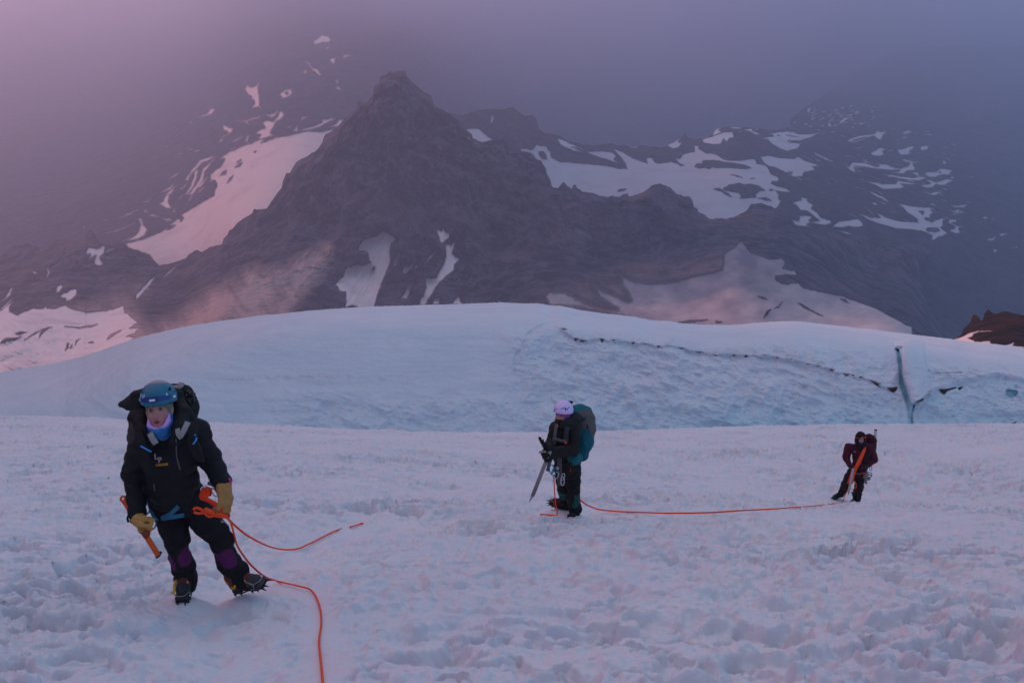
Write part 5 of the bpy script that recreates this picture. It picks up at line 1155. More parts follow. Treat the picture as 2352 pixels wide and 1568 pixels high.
    for pts in ([T1(400, 730, 6.60+D), T1(440, 860, 6.56+D), T1(470, 1000, 6.60+D), T1(480, 1090, 6.66+D)], [T1(970, 650, 6.62+D), T1(965, 800, 6.55+D), T1(1015, 930, 6.60+D), T1(1040, 1020, 6.68+D)]):
        m = MB(); m.tube(pts, 0, 8, 6, flat=(0.062, 0.022, FW)); m.build('shoulder_strap', M_black, pk)
    m = MB(); m.tube([T1(522, 735, 6.55+D), T1(548, 790, 6.535+D), T1(585, 848, 6.545+D)], 0, 8, 4, flat=(0.040, 0.006, FW))
    m.tube([T1(810, 690, 6.56+D), T1(818, 745, 6.54+D), T1(850, 790, 6.53+D)], 0, 8, 4, flat=(0.030, 0.006, FW)); m.tube([T1(920, 618, 6.54+D), T1(880, 700, 6.52+D), T1(838, 775, 6.525+D)], 0, 8, 4, flat=(0.036, 0.006, FW))
    m.each('collar_webbing', M_grey, pk)
    m = MB(); m.tube([T1(425, 872, 6.52+D), T1(470, 895, 6.515+D), T1(535, 930, 6.54+D)], 0.0055, 6, 4); m.tube([T1(1012, 780, 6.53+D), T1(995, 825, 6.525+D), T1(972, 850, 6.53+D)], 0.0055, 6, 4); m.tube([T1(985, 755, 6.53+D), T1(1000, 758, 6.53+D)], 0.005, 6)
    m.each('piping', M_pipe, pk)
    # orange ice axe in the hand
    a0, a1 = T2(240, 245, 6.90+D), T2(612, 840, 6.72+D); ax = unit(a1-a0)
    m = MB(); m.tube([a0+ax*0.02, a1], 0, 8, 0, flat=(0.034, 0.020, FW)); o1 = a1
    sh = m.build('ice_axe', M_anod, None, origin=o1)
    tag(sh, 'orange shafted ice axe in the left hand glove of the nearest climber', 'ice axe')
    sh['label'] = 'short orange ice axe gripped head-up by the nearest climber in a tan glove'
    sd = unit(np.cross(ax, FW))
    m = MB(); ri = [a0+ax*0.0+ (ax*math.cos(t)+sd*math.sin(t))*0.017 for t in np.linspace(0, 2*math.pi, 13)]; m.tube(ri, 0.008, 6); m.build('shaft_eye', M_anod, sh)
    m = MB(); m.tube([a1-ax*0.004-sd*0.022, a1+ax*0.002, a1+ax*0.006+sd*0.030-ax*0.016], 0, 6, 4, flat=(0.018, 0.008, FW)); m.build('axe_head', M_dark, sh)
    m = MB(); q = T2(478, 612, 6.75+D); m.tube([q-ax*0.035, q+ax*0.02], 0, 8, 0, flat=(0.044, 0.032, FW)); m.build('grip', plain('brown_grip', (0.22, 0.05, 0.02), 0.7), sh)
    m = MB(); m.tube([T2(305, 405, 6.78+D), T2(288, 450, 6.77+D), T2(300, 492, 6.77+D)], 0.008, 6, 4); m.build('leash', M_black, sh)
    return D
LD = leader()
# ------------------------------------------------------------------ second climber (middle)
def second():
    g, d0 = ray_ground(1328, 1187)
    p = lambda x, y, rel: Q2(x, y, d0+rel)
    pa = lambda x, y, rel: QA(x, y, d0+rel)
    pb = lambda x, y, rel: QB(x, y, d0+rel)
    for q, r_ in ((p(650, 1340, 0), 0.22), (p(500, 1275, 0.30), 0.26)): FLAT.append((q[0], q[1], q[2]+0.03, r_))
    head_c = p(523, 290, -0.62)
    fh = unit(-FW*0.80+V3(-0.52, 0, 0)-UPC*0.02+V3(0, 0, -0.10)); fr = frame(fh, V3(0, 0.05, 1)); r, f, u = fr
    nk = p(560, 400, -0.58); ch = p(560, 520, -0.52); be = p(555, 660, -0.45); pv = p(570, 800, -0.38)
    shN, elN, wrN = p(635, 430, -0.66), p(628, 640, -0.72), p(440, 680, -0.86)
    shF, elF, wrF = p(462, 430, -0.46), p(405, 580, -0.62), p(385, 650, -0.86)
    hipN, knN, anN = p(620, 840, -0.40), p(638, 1060, -0.25), p(650, 1270, 0.0)
    hipF, knF, anF = p(525, 850, -0.30), p(535, 1040, -0.12), p(560, 1215, 0.32)
    b = Clay(0.011); add_head(b, head_c, fr, 1.0, (0.45, 0.21, 0.17))
    b.cap(head_c-u*0.06, nk, 0.055, 0.065, 0.04).cap(nk, ch, 0.09, 0.13, 0.06).cap(ch, pv, 0.13, 0.12, 0.06)
    for s_, e_, w_ in ((shN, elN, wrN), (shF, elF, wrF)): b.cap(ch+(s_-ch)*0.6, s_, 0.06, 0.05, 0.05).chain([s_, e_, w_], [0.05, 0.04, 0.03], 0.02)
    for h_, k_, a_ in ((hipN, knN, anN), (hipF, knF, anF)): b.chain([pv, h_, k_, a_], [0.10, 0.085, 0.055, 0.04], 0.03)
    b.cap(wrN, wrN+unit(wrN-elN)*0.07, 0.028, 0.024, 0.01); b.cap(wrF, p(355, 640, -0.9), 0.028, 0.022, 0.01)
    b.cap(anN, p(655, 1300, 0), 0.03, 0.025, 0.01); b.cap(anF, p(545, 1225, 0.31), 0.03, 0.025, 0.01)
    base = p(610, 1350, 0.1); person = b.build('person', M_skin, None, origin=base)
    tag(person, 'middle climber in pale lilac helmet and dark jacket looking left over an ice axe', 'person', 'roped climbers on the snow slope')
    c = Clay(0.008); c.base = (0.30, 0.075, 0.42)          # purple balaclava, orange inside
    c.ell(head_c+u*0.02-f*0.012, V3(0.085, 0.105, 0.110), fr, 0.02).ell(head_c-u*0.06-f*0.02, V3(0.078, 0.085, 0.07), fr, 0.03)
    c.box(head_c+f*0.10-u*0.028, V3(0.060, 0.06, 0.034), fr, 0.02, 0.01, sub=True)
    c.col(pa(610, 430, -0.75), V3(0.025, 0.1, 0.035), (0.62, 0.17, 0.07)); c.build('balaclava', M_cloth, person)
    c = Clay(0.007); c.base = (0.020, 0.018, 0.014)
    c.ell(head_c-u*0.062+f*0.030, V3(0.072, 0.082, 0.058), fr, 0.02).cap(head_c-u*0.09, nk, 0.075, 0.085, 0.03); c.disp = wrinkle(0.004, 6, 20)
    c.build('face_mask', M_cloth, person)
    hc = head_c+u*0.062-f*0.012; hu = unit(u-f*0.06); hf = unit(np.cross(hu, r)); hf = hf if hf@f > 0 else -hf; hr = np.stack([r, hf, hu])
    c = Clay(0.007); c.base = (0.72, 0.56, 0.95)
    c.ell(hc, V3(0.114, 0.136, 0.120), hr, 0.01).box(hc-hu*0.125-hf*0.0, V3(0.2, 0.2, 0.10), hr, 0.01, 0.01, sub=True)
    for q, a in ((pa(575, 290, -0.9), 0.3),): pass
    he = c.build('helmet', M_gear, person)
    m = MB()
    def on(x, y, rel=0):     # a point of the helmet under tile pixel (x, y)
        o = CAM; dv = unit(pa(x, y, 0)-CAM); S = V3(0.117, 0.139, 0.123); A = hr@dv/S; B = hr@(CAM-hc)/S
        t = (-(A@B)-math.sqrt(max((A@B)**2-(A@A)*(B@B-1), 0)))/(A@A); return CAM+dv*t
    for poly in ([(528, 300), (560, 292), (600, 272), (622, 270), (600, 285), (565, 300), (532, 308)], [(400, 292), (435, 306), (432, 314), (408, 304)], [(612, 292), (652, 285), (640, 320), (632, 355), (622, 340)], [(655, 320), (665, 295), (680, 290), (675, 315), (662, 328)], [(698, 262), (706, 260), (712, 290), (706, 298)]):
        m.slab([on(*q) for q in poly], unit(on(poly[0][0], poly[0][1])-hc), 0.006)
    m.each('vent', M_dark, he, smooth_=False)
    m = MB(); m.tube([on(380, 310), on(372, 375)], 0.006, 5); m.each('lamp_clip', M_dgrey, he)
    # jacket
    c = Clay(0.009); c.base = (0.017, 0.016, 0.018); K = 0.05
    c.cap(p(560, 420, -0.55), ch, 0.135, 0.165, K, flat=(FW, 0.9)).cap(ch, be, 0.165, 0.160, K).cap(be, p(568, 800, -0.40), 0.160, 0.158, K)
    c.chain([shN, elN, wrN], [0.095, 0.080, 0.056], 0.03).chain([shF, elF, wrF], [0.085, 0.066, 0.05], 0.03)
    c.chain([p(540, 395, -0.76), p(640, 370, -0.62), p(660, 330, -0.50), p(600, 290, -0.36), p(500, 380, -0.40), p(475, 400, -0.60)], [0.055, 0.075, 0.070, 0.06, 0.05, 0.045], 0.04)
    c.disp = wrinkle(0.012, 31, 9); jk = c.build('jacket', M_cloth, person)
    # trousers
    c = Clay(0.009); c.base = (0.013, 0.012, 0.014)
    c.cap(p(570, 790, -0.38), p(575, 850, -0.36), 0.145, 0.132, 0.03)
    c.chain([hipN, knN, anN], [0.112, 0.082, 0.076], 0.02).chain([hipF, knF, anF], [0.108, 0.082, 0.074], 0.02)
    c.cap(anN, p(648, 1300, 0.02), 0.080, 0.074, 0.02); c.cap(anF, p(545, 1215, 0.30), 0.085, 0.075, 0.02)
    c.disp = wrinkle(0.012, 41, 10)
    TE_ = (0.012, 0.085, 0.080)
    c.col(p(535, 1105, 0.0), V3(0.16, 0.20, 0.115), TE_); c.col(p(655, 1185, -0.2), V3(0.075, 0.14, 0.14), TE_); c.col(p(605, 1160, -0.3), V3(0.055, 0.22, 0.25), (0.013, 0.012, 0.014))
    tr = c.build('trousers', M_cloth, person)
    m = MB(); m.tube([pb(1000, 315, -0.55), pb(992, 388, -0.55)], 0.006, 5); m.build('zip_pull', M_red, tr)
    # gloves: one open with spread fingers, the other closed on the axe head
    c = Clay(0.008); c.base = (0.010, 0.010, 0.012)
    w0 = pa(290, 1190, -0.90); k0 = pa(170, 1130, -0.95)
    add_glove(c, w0, k0, V3(0.35, -0.2, 0.9), 0.30, 1.2, 1, 0.25, [0.5, 0.4, 0.3, 0.2]); c.cap(wrF, w0, 0.052, 0.045, 0.02)
    c.cap(pa(140, 1110, -0.95), pa(115, 1035, -0.96), 0.017, 0.012, 0.01)
    c.build('glove', M_leather, person)
    c = Clay(0.008); c.base = (0.010, 0.010, 0.012)
    w1 = p(425, 682, -0.88); add_glove(c, w1, pa(200, 1290, -0.96), V3(-0.2, 0.3, -0.9), 1.05, 1.25, -1); c.cap(wrN, w1, 0.055, 0.048, 0.02); c.build('glove', M_leather, person)
    # boots
    boot(person, p(660, 1348, 0.12), p(606, 1350, -0.08), V3(0.05, -0.1, 1), p(650, 1285, 0.06), (0.04, 0.018, 0.018), (0.03, 0.022, 0.022), wire=False, w=0.055)
    boot(person, p(572, 1278, 0.33), p(388, 1190, 0.30), V3(0.42, -0.1, 0.9), p(560, 1215, 0.34), (0.05, 0.018, 0.018), (0.09, 0.02, 0.018), wire=True, w=0.055)
    # harness bits
    m = MB(); m.tube([p(440, 800, -0.60), p(520, 790, -0.62), p(640, 790, -0.60)], 0, 8, 4, flat=(0.03, 0.006, FW)); har = m.build('harness', M_black, person)
    m = MB(); carabiner(m, pb(675, 470, -0.66), V3(.3, 0, 1), V3(1, 0, 0), 0.09, 0.042, .004); carabiner(m, pb(815, 600, -0.66), V3(0, 0, 1), V3(1, 0, -.2), 0.12, 0.04, .0045); carabiner(m, pb(825, 500, -0.66), V3(.2, 0, 1), V3(1, 0, 0), 0.09, 0.035, .004); m.sphere(pb(690, 300, -0.64), .02, 6)
    m.each('carabiner', M_white, har)
    m = MB(); carabiner(m, pb(560, 330, -0.70), V3(0, 0, 1), V3(1, 0, 0), 0.12, 0.05, .007); m.each('carabiner', M_cyan, har)
    m = MB(); carabiner(m, pb(620, 380, -0.68), V3(0.3, 0, 1), V3(1, 0, 0), 0.11, 0.05, .007); m.each('carabiner', plain('green_carabiner', (0.01, 0.22, 0.20), 0.4), har)
    # pack
    c = Clay(0.010); c.base = (0.012, 0.14, 0.165)
    c.chain([p(725, 300, -0.30), p(735, 430, -0.28), p(728, 560, -0.30), p(712, 680, -0.32)], [0.140, 0.150, 0.140, 0.105], 0.05)
    c.chain([p(640, 250, -0.42), p(700, 265, -0.36), p(765, 310, -0.28)], [0.080, 0.095, 0.095], 0.05)
    c.cap(p(590, 740, -0.52), p(650, 740, -0.55), 0.085, 0.09, 0.05)
    GR = (0.12, 0.105, 0.11)
    c.col(pa(1080, 640, -0.35), V3(0.17, 0.5, 0.20), GR, frame(FW, unit(UPC+V3(-0.35, 0, 0)))); c.col(pa(1000, 1360, -0.3), V3(0.17, 0.3, 0.08), (0.05, 0.08, 0.10)); c.col(pa(1050, 1020, -0.3), V3(0.11, 0.3, 0.22), (0.008, 0.105, 0.155))
    c.col(pa(990, 500, -0.4), V3(0.05, 0.3, 0.03), (0.006, 0.05, 0.08))
    c.disp = wrinkle(0.014, 51, 9); o0 = p(700, 500, -0.3)
    pk = c.build('backpack', M_cloth, None, origin=o0); tag(pk, 'tall teal and grey backpack worn by the middle climber', 'backpack')
    m = MB(); m.tube([pa(1105, 660, -0.47), pa(1130, 750, -0.47)], 0.008, 5); m.sphere(pa(1205, 700, -0.35), .020, 6); m.tube([pa(1195, 640, -0.36), pa(1200, 760, -0.34), pa(1180, 930, -0.33), pa(1205, 980, -0.32), pa(1150, 1080, -0.33), pa(1110, 1135, -0.34), pa(1130, 1220, -0.34), pa(1125, 1330, -0.34), pa(1095, 1425, -0.34)], 0.008, 6, 5)
    m.each('compression_strap', M_black, pk)
    m = MB(); m.tube([pb(1255, 80, -0.30), pb(1215, 270, -0.30), pb(1135, 480, -0.30)], 0.0055, 5, 4); m.sphere(pb(1120, 505, -0.30), .014, 5); m.sphere(pb(1150, 522, -0.30), .014, 5); m.each('dangling_cord', M_dgrey, pk)
    m = MB(); m.tube([pa(430, 640, -0.74), pa(400, 800, -0.80), pa(385, 960, -0.80), pa(380, 1120, -0.78)], 0, 8, 4, flat=(0.038, 0.012, FW)); m.build('shoulder_strap', M_dgrey, pk)
    m = MB(); m.tube([pa(680, 700, -0.80), pa(640, 850, -0.80), pa(640, 1060, -0.78)], 0, 8, 4, flat=(0.058, 0.02, FW)); m.build('shoulder_strap', plain('strap_black', (0.035, 0.04, 0.042), .8), pk)
    m = MB(); m.tube([pa(335, 985, -0.80), pa(420, 985, -0.82), pa(550, 1020, -0.83), pa(640, 1020, -0.82)], 0, 8, 4, flat=(0.034, 0.010, FW)); m.tube([pa(385, 930, -0.82), pa(415, 1000, -0.83)], 0, 8, 0, flat=(0.03, 0.01, FW)); m.build('chest_strap', M_dgrey, pk)
    m = MB(); m.tube([pa(600, 1055, -0.84), pa(655, 1072, -0.84)], 0, 8, 0, flat=(0.03, 0.012, FW)); m.build('whistle_buckle', M_red, pk)
    m = MB(); m.tube([pa(440, 690, -0.83), pa(455, 705, -0.83)], 0.012, 6); m.build('collar_buckle', M_pink, pk)
    m = MB(); m.tube([p(492, 735, -0.66), p(488, 850, -0.64), p(498, 1025, -0.60)], 0, 8, 5, flat=(0.060, 0.007, FW)); m.tube([p(413, 715, -0.72), p(385, 790, -0.70), p(366, 872, -0.70)], 0, 8, 5, flat=(0.045, 0.006, unit(FW+V3(.5, 0, 0)))); m.each('hip_belt_tail', M_dgrey, pk)
    # trekking pole handle over the shoulder
    m = MB(); m.tube([pa(736, 330, -0.44), pa(738, 170, -0.44)], [0.019, 0.022], 8); m.tube([pa(738, 178, -0.44), pa(739, 150, -0.44), pa(740, 128, -0.44)], [0.024, 0.036, 0.024], 8)
    po = m.build('trekking_pole', M_black, None, origin=pa(736, 330, -0.44)); tag(po, 'black pole grip sticking up from the teal backpack behind the lilac helmet', 'trekking pole')
    m = MB(); m.tube([pa(736, 330, -0.44), p(690, 420, -0.30), p(700, 700, -0.25)], 0.009, 6); m.build('shaft', M_alu, po)
    # long grey axe
    a0, a1 = p(378, 700, -0.98), p(212, 1125, -0.85); ax = unit(a1-a0)
    m = MB(); m.tube([a0-ax*0.05, a1], 0, 8, 0, flat=(0.046, 0.022, FW)); sh = m.build('ice_axe', plain('grey_shaft', (0.27, 0.22, 0.235), 0.45, 0.15, 20, metal=0.2), None, origin=a1)
    tag(sh, 'long grey ice axe pointing down at the snow held by the middle climber', 'ice axe')
    m = MB(); m.slab([a1-ax*.01+V3(-.022, 0, 0), a1+V3(.020, 0, 0), a1+ax*0.10+V3(-.012, 0, 0)], FW, 0.008); m.build('spike', M_steel, sh)
    m = MB(); m.tube([p(352, 668, -1.0), p(315, 668, -1.0), p(276, 676, -1.0)], 0, 8, 4, flat=(0.026, 0.012, FW)); m.build('pick', plain('tan_steel', (0.30, 0.26, 0.22), 0.4, metal=.3), sh)
    return d0
SD = second()
# ------------------------------------------------------------------ third climber (right, farthest)
def third():
    g, d0 = ray_ground(1972, 1150)
    p = lambda x, y, rel: Q3(x, y, d0+rel)
    for q, r_ in ((p(720, 1335, 0), 0.25), (p(390, 1300, 0.25), 0.25)): FLAT.append((q[0], q[1], q[2]+0.03, r_))
    head_c = p(795, 310, -0.62); fh = unit(-FW+V3(-0.12, 0, 0)-UPC*0.22); fr = frame(fh, UPC); r, f, u = fr
    nk = p(800, 420, -0.55); ch = p(800, 540, -0.50); be = p(795, 700, -0.40); pv = p(770, 850, -0.34)
    shL, elL, wrL = p(600, 450, -0.50), p(556, 620, -0.45), p(610, 745, -0.62)
    shR, elR, wrR = p(955, 470, -0.50), p(1000, 640, -0.40), p(920, 735, -0.52)
    hipL, knL, anL = p(650, 870, -0.32), p(555, 1060, -0.22), p(470, 1215, 0.15)
    hipR, knR, anR = p(795, 880, -0.32), p(765, 1090, -0.20), p(735, 1280, 0.0)
    b = Clay(0.013); add_head(b, head_c, fr, 1.0, (0.44, 0.22, 0.20))
    b.cap(head_c-u*0.06, nk, 0.055, 0.065, 0.04).cap(nk, ch, 0.09, 0.13, 0.06).cap(ch, pv, 0.13, 0.12, 0.06)
    for s_, e_, w_ in ((shL, elL, wrL), (shR, elR, wrR)): b.cap(ch+(s_-ch)*0.6, s_, 0.06, 0.05, 0.05).chain([s_, e_, w_], [0.05, 0.04, 0.03], 0.02)
    for h_, k_, a_ in ((hipL, knL, anL), (hipR, knR, anR)): b.chain([pv, h_, k_, a_], [0.10, 0.085, 0.055, 0.04], 0.03)
    b.cap(wrL, p(645, 780, -0.66), 0.028, 0.022, 0.01).cap(wrR, p(895, 755, -0.56), 0.028, 0.022, 0.01)
    b.cap(anL, p(455, 1222, 0.17), 0.03, 0.02, 0.01).cap(anR, p(725, 1310, 0), 0.035, 0.028, 0.01)
    base = p(700, 1330, 0.1); person = b.build('person', M_skin, None, origin=base)
    tag(person, 'farthest climber in maroon jacket and dark hood with headlamp stepping left', 'person', 'roped climbers on the snow slope')
    c = Clay(0.009); c.base = (0.018, 0.010, 0.011)
    c.ell(head_c+u*0.04-f*0.02, V3(0.122, 0.125, 0.135), fr, 0.03).ell(head_c-u*0.05-f*0.02, V3(0.125, 0.11, 0.11), fr, 0.05).cap(head_c-u*0.10, p(800, 470, -0.58), 0.115, 0.10, 0.05)
    c.ell(head_c+f*0.105-u*0.012, V3(0.068, 0.080, 0.070), fr, 0.01, sub=True); c.disp = wrinkle(0.006, 5, 16)
    c.build('hood', M_cloth, person)
    c = Clay(0.009); c.base = (0.07, 0.08, 0.19); c.ell(head_c-u*0.075+f*0.045, V3(0.062, 0.064, 0.040), fr, 0.02).cap(head_c-u*0.08, head_c-u*0.13, 0.06, 0.06, 0.02); c.build('neck_gaiter', M_cloth, person)
    m = MB(); hb = [head_c+u*0.052+r*0.127*math.sin(a)+f*(0.118*math.cos(a)-0.018) for a in np.linspace(-1.15, 1.15, 12)]; m.tube(hb, 0, 8, 0, flat=(0.024, 0.008, u)); hb2 = [q+u*0.028 for q in hb[1:7]]; m.tube(hb2, 0.007, 6); hl = m.build('headband', M_webor, person)
    m = MB(); m.sphere(head_c+u*0.056+f*0.112, V3(.028, .022, .020), 8); q = m.build('headlamp', M_dark, person)
    m = MB(); m.sphere(head_c+u*0.058+f*0.130, V3(.015, .008, .011), 6); m.build('lens', M_lilac, q)
    MR = (0.070, 0.010, 0.025)
    c = Clay(0.010); c.base = MR
    c.cap(p(800, 430, -0.52), ch, 0.14, 0.195, 0.05, flat=(FW, 0.85)).cap(ch, be, 0.195, 0.185, 0.05, flat=(FW, 0.85)).cap(be, p(785, 830, -0.36), 0.165, 0.155, 0.05)
    c.cap(shL, shR, 0.10, 0.10, 0.05); c.chain([shL, elL, wrL], [0.100, 0.088, 0.058], 0.03).chain([shR, elR, wrR], [0.105, 0.105, 0.06], 0.03)
    c.col(p(900, 600, -0.7), V3(0.11, 0.4, 0.28), (0.022, 0.008, 0.012)); c.col(p(740, 820, -0.6), V3(0.3, 0.4, 0.11), (0.030, 0.010, 0.015))
    c.disp = wrinkle(0.012, 61, 9); jk = c.build('jacket', M_cloth, person)
    m = MB(); m.tube([p(682, 522, -0.70), p(714, 516, -0.70)], 0.005, 5); m.build('chest_mark', M_white, jk)
    m = MB(); m.tube([p(826, 765, -0.62), p(800, 830, -0.60)], 0.005, 5); m.each('zip', M_dgrey, jk)
    c = Clay(0.010); c.base = (0.022, 0.016, 0.017)
    c.cap(p(725, 850, -0.32), p(800, 855, -0.32), 0.14, 0.14, 0.04)
    c.chain([hipL, knL, anL], [0.125, 0.110, 0.078], 0.03).chain([hipR, knR, anR], [0.120, 0.105, 0.098], 0.03)
    c.disp = wrinkle(0.014, 71, 9); c.build('trousers', M_cloth, person)
    for w_, k_, n_, s_ in ((wrL, p(665, 805, -0.68), V3(0.2, 0.4, -1), -1), (wrR, p(870, 770, -0.58), V3(-0.2, 0.4, -1), 1)):
        c = Clay(0.009); c.base = (0.035, 0.028, 0.026); add_glove(c, w_, k_, n_, 0.8, 1.25, s_); c.cap(w_, w_+unit(k_-w_)*0.03, 0.05, 0.045, 0.02); c.build('glove', M_leather, person)
    boot(person, p(485, 1225, 0.32), p(338, 1290, 0.10), V3(0.2, -0.2, 1), p(478, 1190, 0.25), (0.010, 0.025, 0.045), (0.012, 0.03, 0.05), w=0.055, lace=(0.2, 0.45, 0.4))
    boot(person, p(765, 1335, 0.15), p(650, 1342, -0.02), V3(0, -0.1, 1), p(745, 1285, 0.08), (0.02, 0.02, 0.022), (0.12, 0.13, 0.16), w=0.055)
    # gear on the harness
    m = MB(); m.tube([p(700, 872, -0.52), p(770, 884, -0.53), p(870, 872, -0.50)], 0, 8, 4, flat=(0.035, 0.008, FW)); har = m.build('harness', M_dgrey, person)
    m = MB(); m.tube([p(822, 868, -0.54), p(866, 885, -0.53)], 0, 8, 0, flat=(0.04, 0.01, FW)); m.build('harness_buckle', M_webor, har)
    c = Clay(0.009); c.base = (0.16, 0.15, 0.17); c.chain([p(890, 870, -0.50), p(870, 935, -0.5), p(920, 960, -0.5)], [0.04, 0.055, 0.05], 0.03).cap(p(875, 985, -0.5), p(882, 1030, -0.5), 0.03, 0.035, 0.02); c.disp = wrinkle(0.008, 3, 20); c.build('gear_pouch', M_gear, har)
    m = MB(); carabiner(m, p(945, 880, -0.46), V3(1, 0, -.4), V3(0, 0, 1), 0.12, 0.05, .009); carabiner(m, p(945, 920, -0.46), V3(1, 0, 0), V3(0, 0, 1), 0.10, 0.05, .009); carabiner(m, p(960, 790, -0.42), V3(.3, 0, -1), V3(1, 0, 0), 0.14, 0.05, .007)
    m.each('carabiner', M_dark, har); m = MB()
    m.tube([p(700, 1000, -0.45), p(705, 1080, -0.42), p(680, 1150, -0.40), p(690, 1190, -0.38), p(645, 1240, -0.36)], 0.010, 6, 4); m.tube([p(690, 1215, -0.38), p(640, 1190, -0.37)], 0.022, 6); m.tube([p(690, 1170, -0.38), p(650, 1210, -0.37)], 0.016, 6)
    m.build('hanging_tool', M_dark, har)
    m = MB(); carabiner(m, p(1045, 570, -0.30), V3(1, 0, -.5), V3(0, 0, 1), 0.09, 0.06, .008); carabiner(m, p(1012, 572, -0.30), V3(0, 0, 1), V3(1, 0, 0), 0.08, 0.05, .007); m.each('carabiner', M_white, har)
    # orange coils across the chest
    m = MB()
    for k, o in enumerate((-20, -10, 0, 10, 20, 28)): m.tube([p(868+o*.3, 440, -0.62), p(835+o*.7, 530, -0.73), p(760+o, 690, -0.74), p(700+o*.8, 820, -0.68), p(680+o*.6, 900, -0.60)], 0.016, 6, 5)
    m.tube([p(705, 760, -0.75), p(655, 830, -0.70), p(620, 920, -0.62), p(580, 1040, -0.58), p(612, 990, -0.6), p(640, 860, -0.68)], 0.012, 6, 5)
    m.tube([p(690, 880, -0.62), p(680, 960, -0.58), p(650, 1030, -0.56), p(672, 960, -0.58), p(664, 880, -0.62)], 0.014, 6, 5)
    m.tube([p(690, 1000, -0.52), p(715, 1040, -0.52), p(722, 1100, -0.50), p(710, 1130, -0.50)], 0.011, 6, 5); m.tube([p(618, 1130, -0.50), p(650, 1143, -0.50), p(690, 1135, -0.50)], 0.009, 6, 4)
    ro = m.build('rope_coil', M_orange, None, origin=p(700, 820, -0.68)); tag(ro, 'bundle of orange rope slung across the chest of the climber in maroon', 'rope')
    # pack
    c = Clay(0.011); c.base = (0.012, 0.009, 0.012)
    c.cap(p(945, 430, -0.25), p(930, 650, -0.25), 0.16, 0.14, 0.05); c.cap(p(940, 300, -0.28), p(975, 340, -0.26), 0.115, 0.12, 0.05); c.cap(p(860, 420, -0.2), p(860, 620, -0.2), 0.15, 0.14, 0.05)
    c.col(p(975, 320, -0.3), V3(0.18, 0.3, 0.15), (0.060, 0.010, 0.022)); c.disp = wrinkle(0.012, 81, 10)
    pk = c.build('backpack', M_cloth, None, origin=p(940, 480, -0.25)); tag(pk, 'dark maroon topped backpack worn by the farthest climber', 'backpack')
    m = MB(); m.tube([p(1005, 380, -0.32), p(1035, 380, -0.30)], 0.022, 6); m.tube([p(1000, 410, -0.32), p(1035, 412, -0.30)], 0.012, 6); m.each('strap_buckle', M_steel, pk)
    m = MB(); m.tube([p(1043, 155, -0.30), p(1030, 320, -0.30)], 0, 8, 0, flat=(0.062, 0.03, FW)); m.tube([p(1030, 320, -0.30), p(1012, 420, -0.29), p(1010, 530, -0.28)], 0, 8, 0, flat=(0.05, 0.03, FW))
    pi = m.build('snow_picket', M_alu, None, origin=p(1010, 530, -0.28)); tag(pi, 'silver snow picket standing upright on the farthest backpack', 'snow picket')
    m = MB(); m.tube([p(1043, 170, -0.305), p(1044, 150, -0.305)], 0, 8, 0, flat=(0.066, 0.034, FW)); m.build('end_cap', M_dark, pi)
    m = MB()
    for x, y in ((1036, 212), (1030, 285), (1038, 250)): m.sphere(p(x, y, -0.325), .009, 5)
    m.each('picket_hole', M_white, pi)
    a0, a1 = p(664, 838, -0.78), p(598, 1190, -0.60); ax = unit(a1-a0)
    m = MB(); m.tube([a0-ax*.06, a0, a1-ax*.05, a1], 0, 8, 0, flat=(0.052, 0.026, FW)); sh = m.build('ice_axe', plain('silver_shaft', (0.42, 0.42, 0.46), 0.4, .1, metal=.2), None, origin=a1)
    tag(sh, 'silver ice axe held upright against the thigh of the farthest climber', 'ice axe')
    m = MB(); m.cone(a1, a1+ax*0.08, 0.018); m.build('spike', M_steel, sh)
    return d0
TDp = third()

# ------------------------------------------------------------------ the climbing rope
def rope(name, pts, r, label):
    """pts: (px, py, mode, value); mode 'a' = in the air at that depth, 'g' = lying on the snow with a lift in metres"""
    W_ = []
    for x, y, m_, v in pts:
        if m_ == 'a': W_.append(P(x, y, v))
        else:
            dd = np.linspace(2.0, 40, 9000); pp = P(np.full_like(dd, x), np.full_like(dd, y), dd); hit = pp[:, 2] < slope_z(pp[:, 0], pp[:, 1], False)+v+0.012; W_.append(pp[np.argmax(hit)])
    s = spline(W_, 7)
    # drape: where it lies on snow follow the real surface
    out = []
    modes = [m_ for _, _, m_, _ in pts]; vals = [v for *_, v in pts]
    for i, q in enumerate(s):
        k = min(i//7, len(pts)-2); fr_ = (i-7*k)/7
        out.append(q)
    return MB(), out
def make_rope(name, runs, r, label, extra=None):
    m = MB(); first = None
    for pts in runs:
        _, out = rope(name, pts, r, label); m.tube(out, r, 8)
        if first is None: first = out[0]
    if extra: extra(m)
    o = m.build('rope', M_orange, None, origin=first); tag(o, label, 'rope', 'orange climbing rope between the climbers'); return o
L0 = 7.35+LD
nearr = [(744, 1640, 'g', .006), (742, 1600, 'g', .006), (741, 1568, 'g', .006), (738, 1530, 'g', .006), (735, 1500, 'g', .006), (733, 1470, 'g', .006), (738, 1430, 'g', .006), (736, 1400, 'g', .006), (726, 1370, 'g', .008), (712, 1353, 'g', .012), (690, 1346, 'g', .02), (655, 1338, 'g', .02), (628, 1331, 'g', .03),
         (608, 1323, 'a', L0+.22), (585, 1305, 'a', L0+.10), (565, 1283, 'a', L0-.02), (545, 1252, 'a', L0-.10), (536, 1220, 'a', L0-.2), (530, 1198, 'a', L0-.45)]
make_rope('rope', [nearr], 0.0072, 'orange rope running down the snow from the nearest climber to the bottom of the photo')
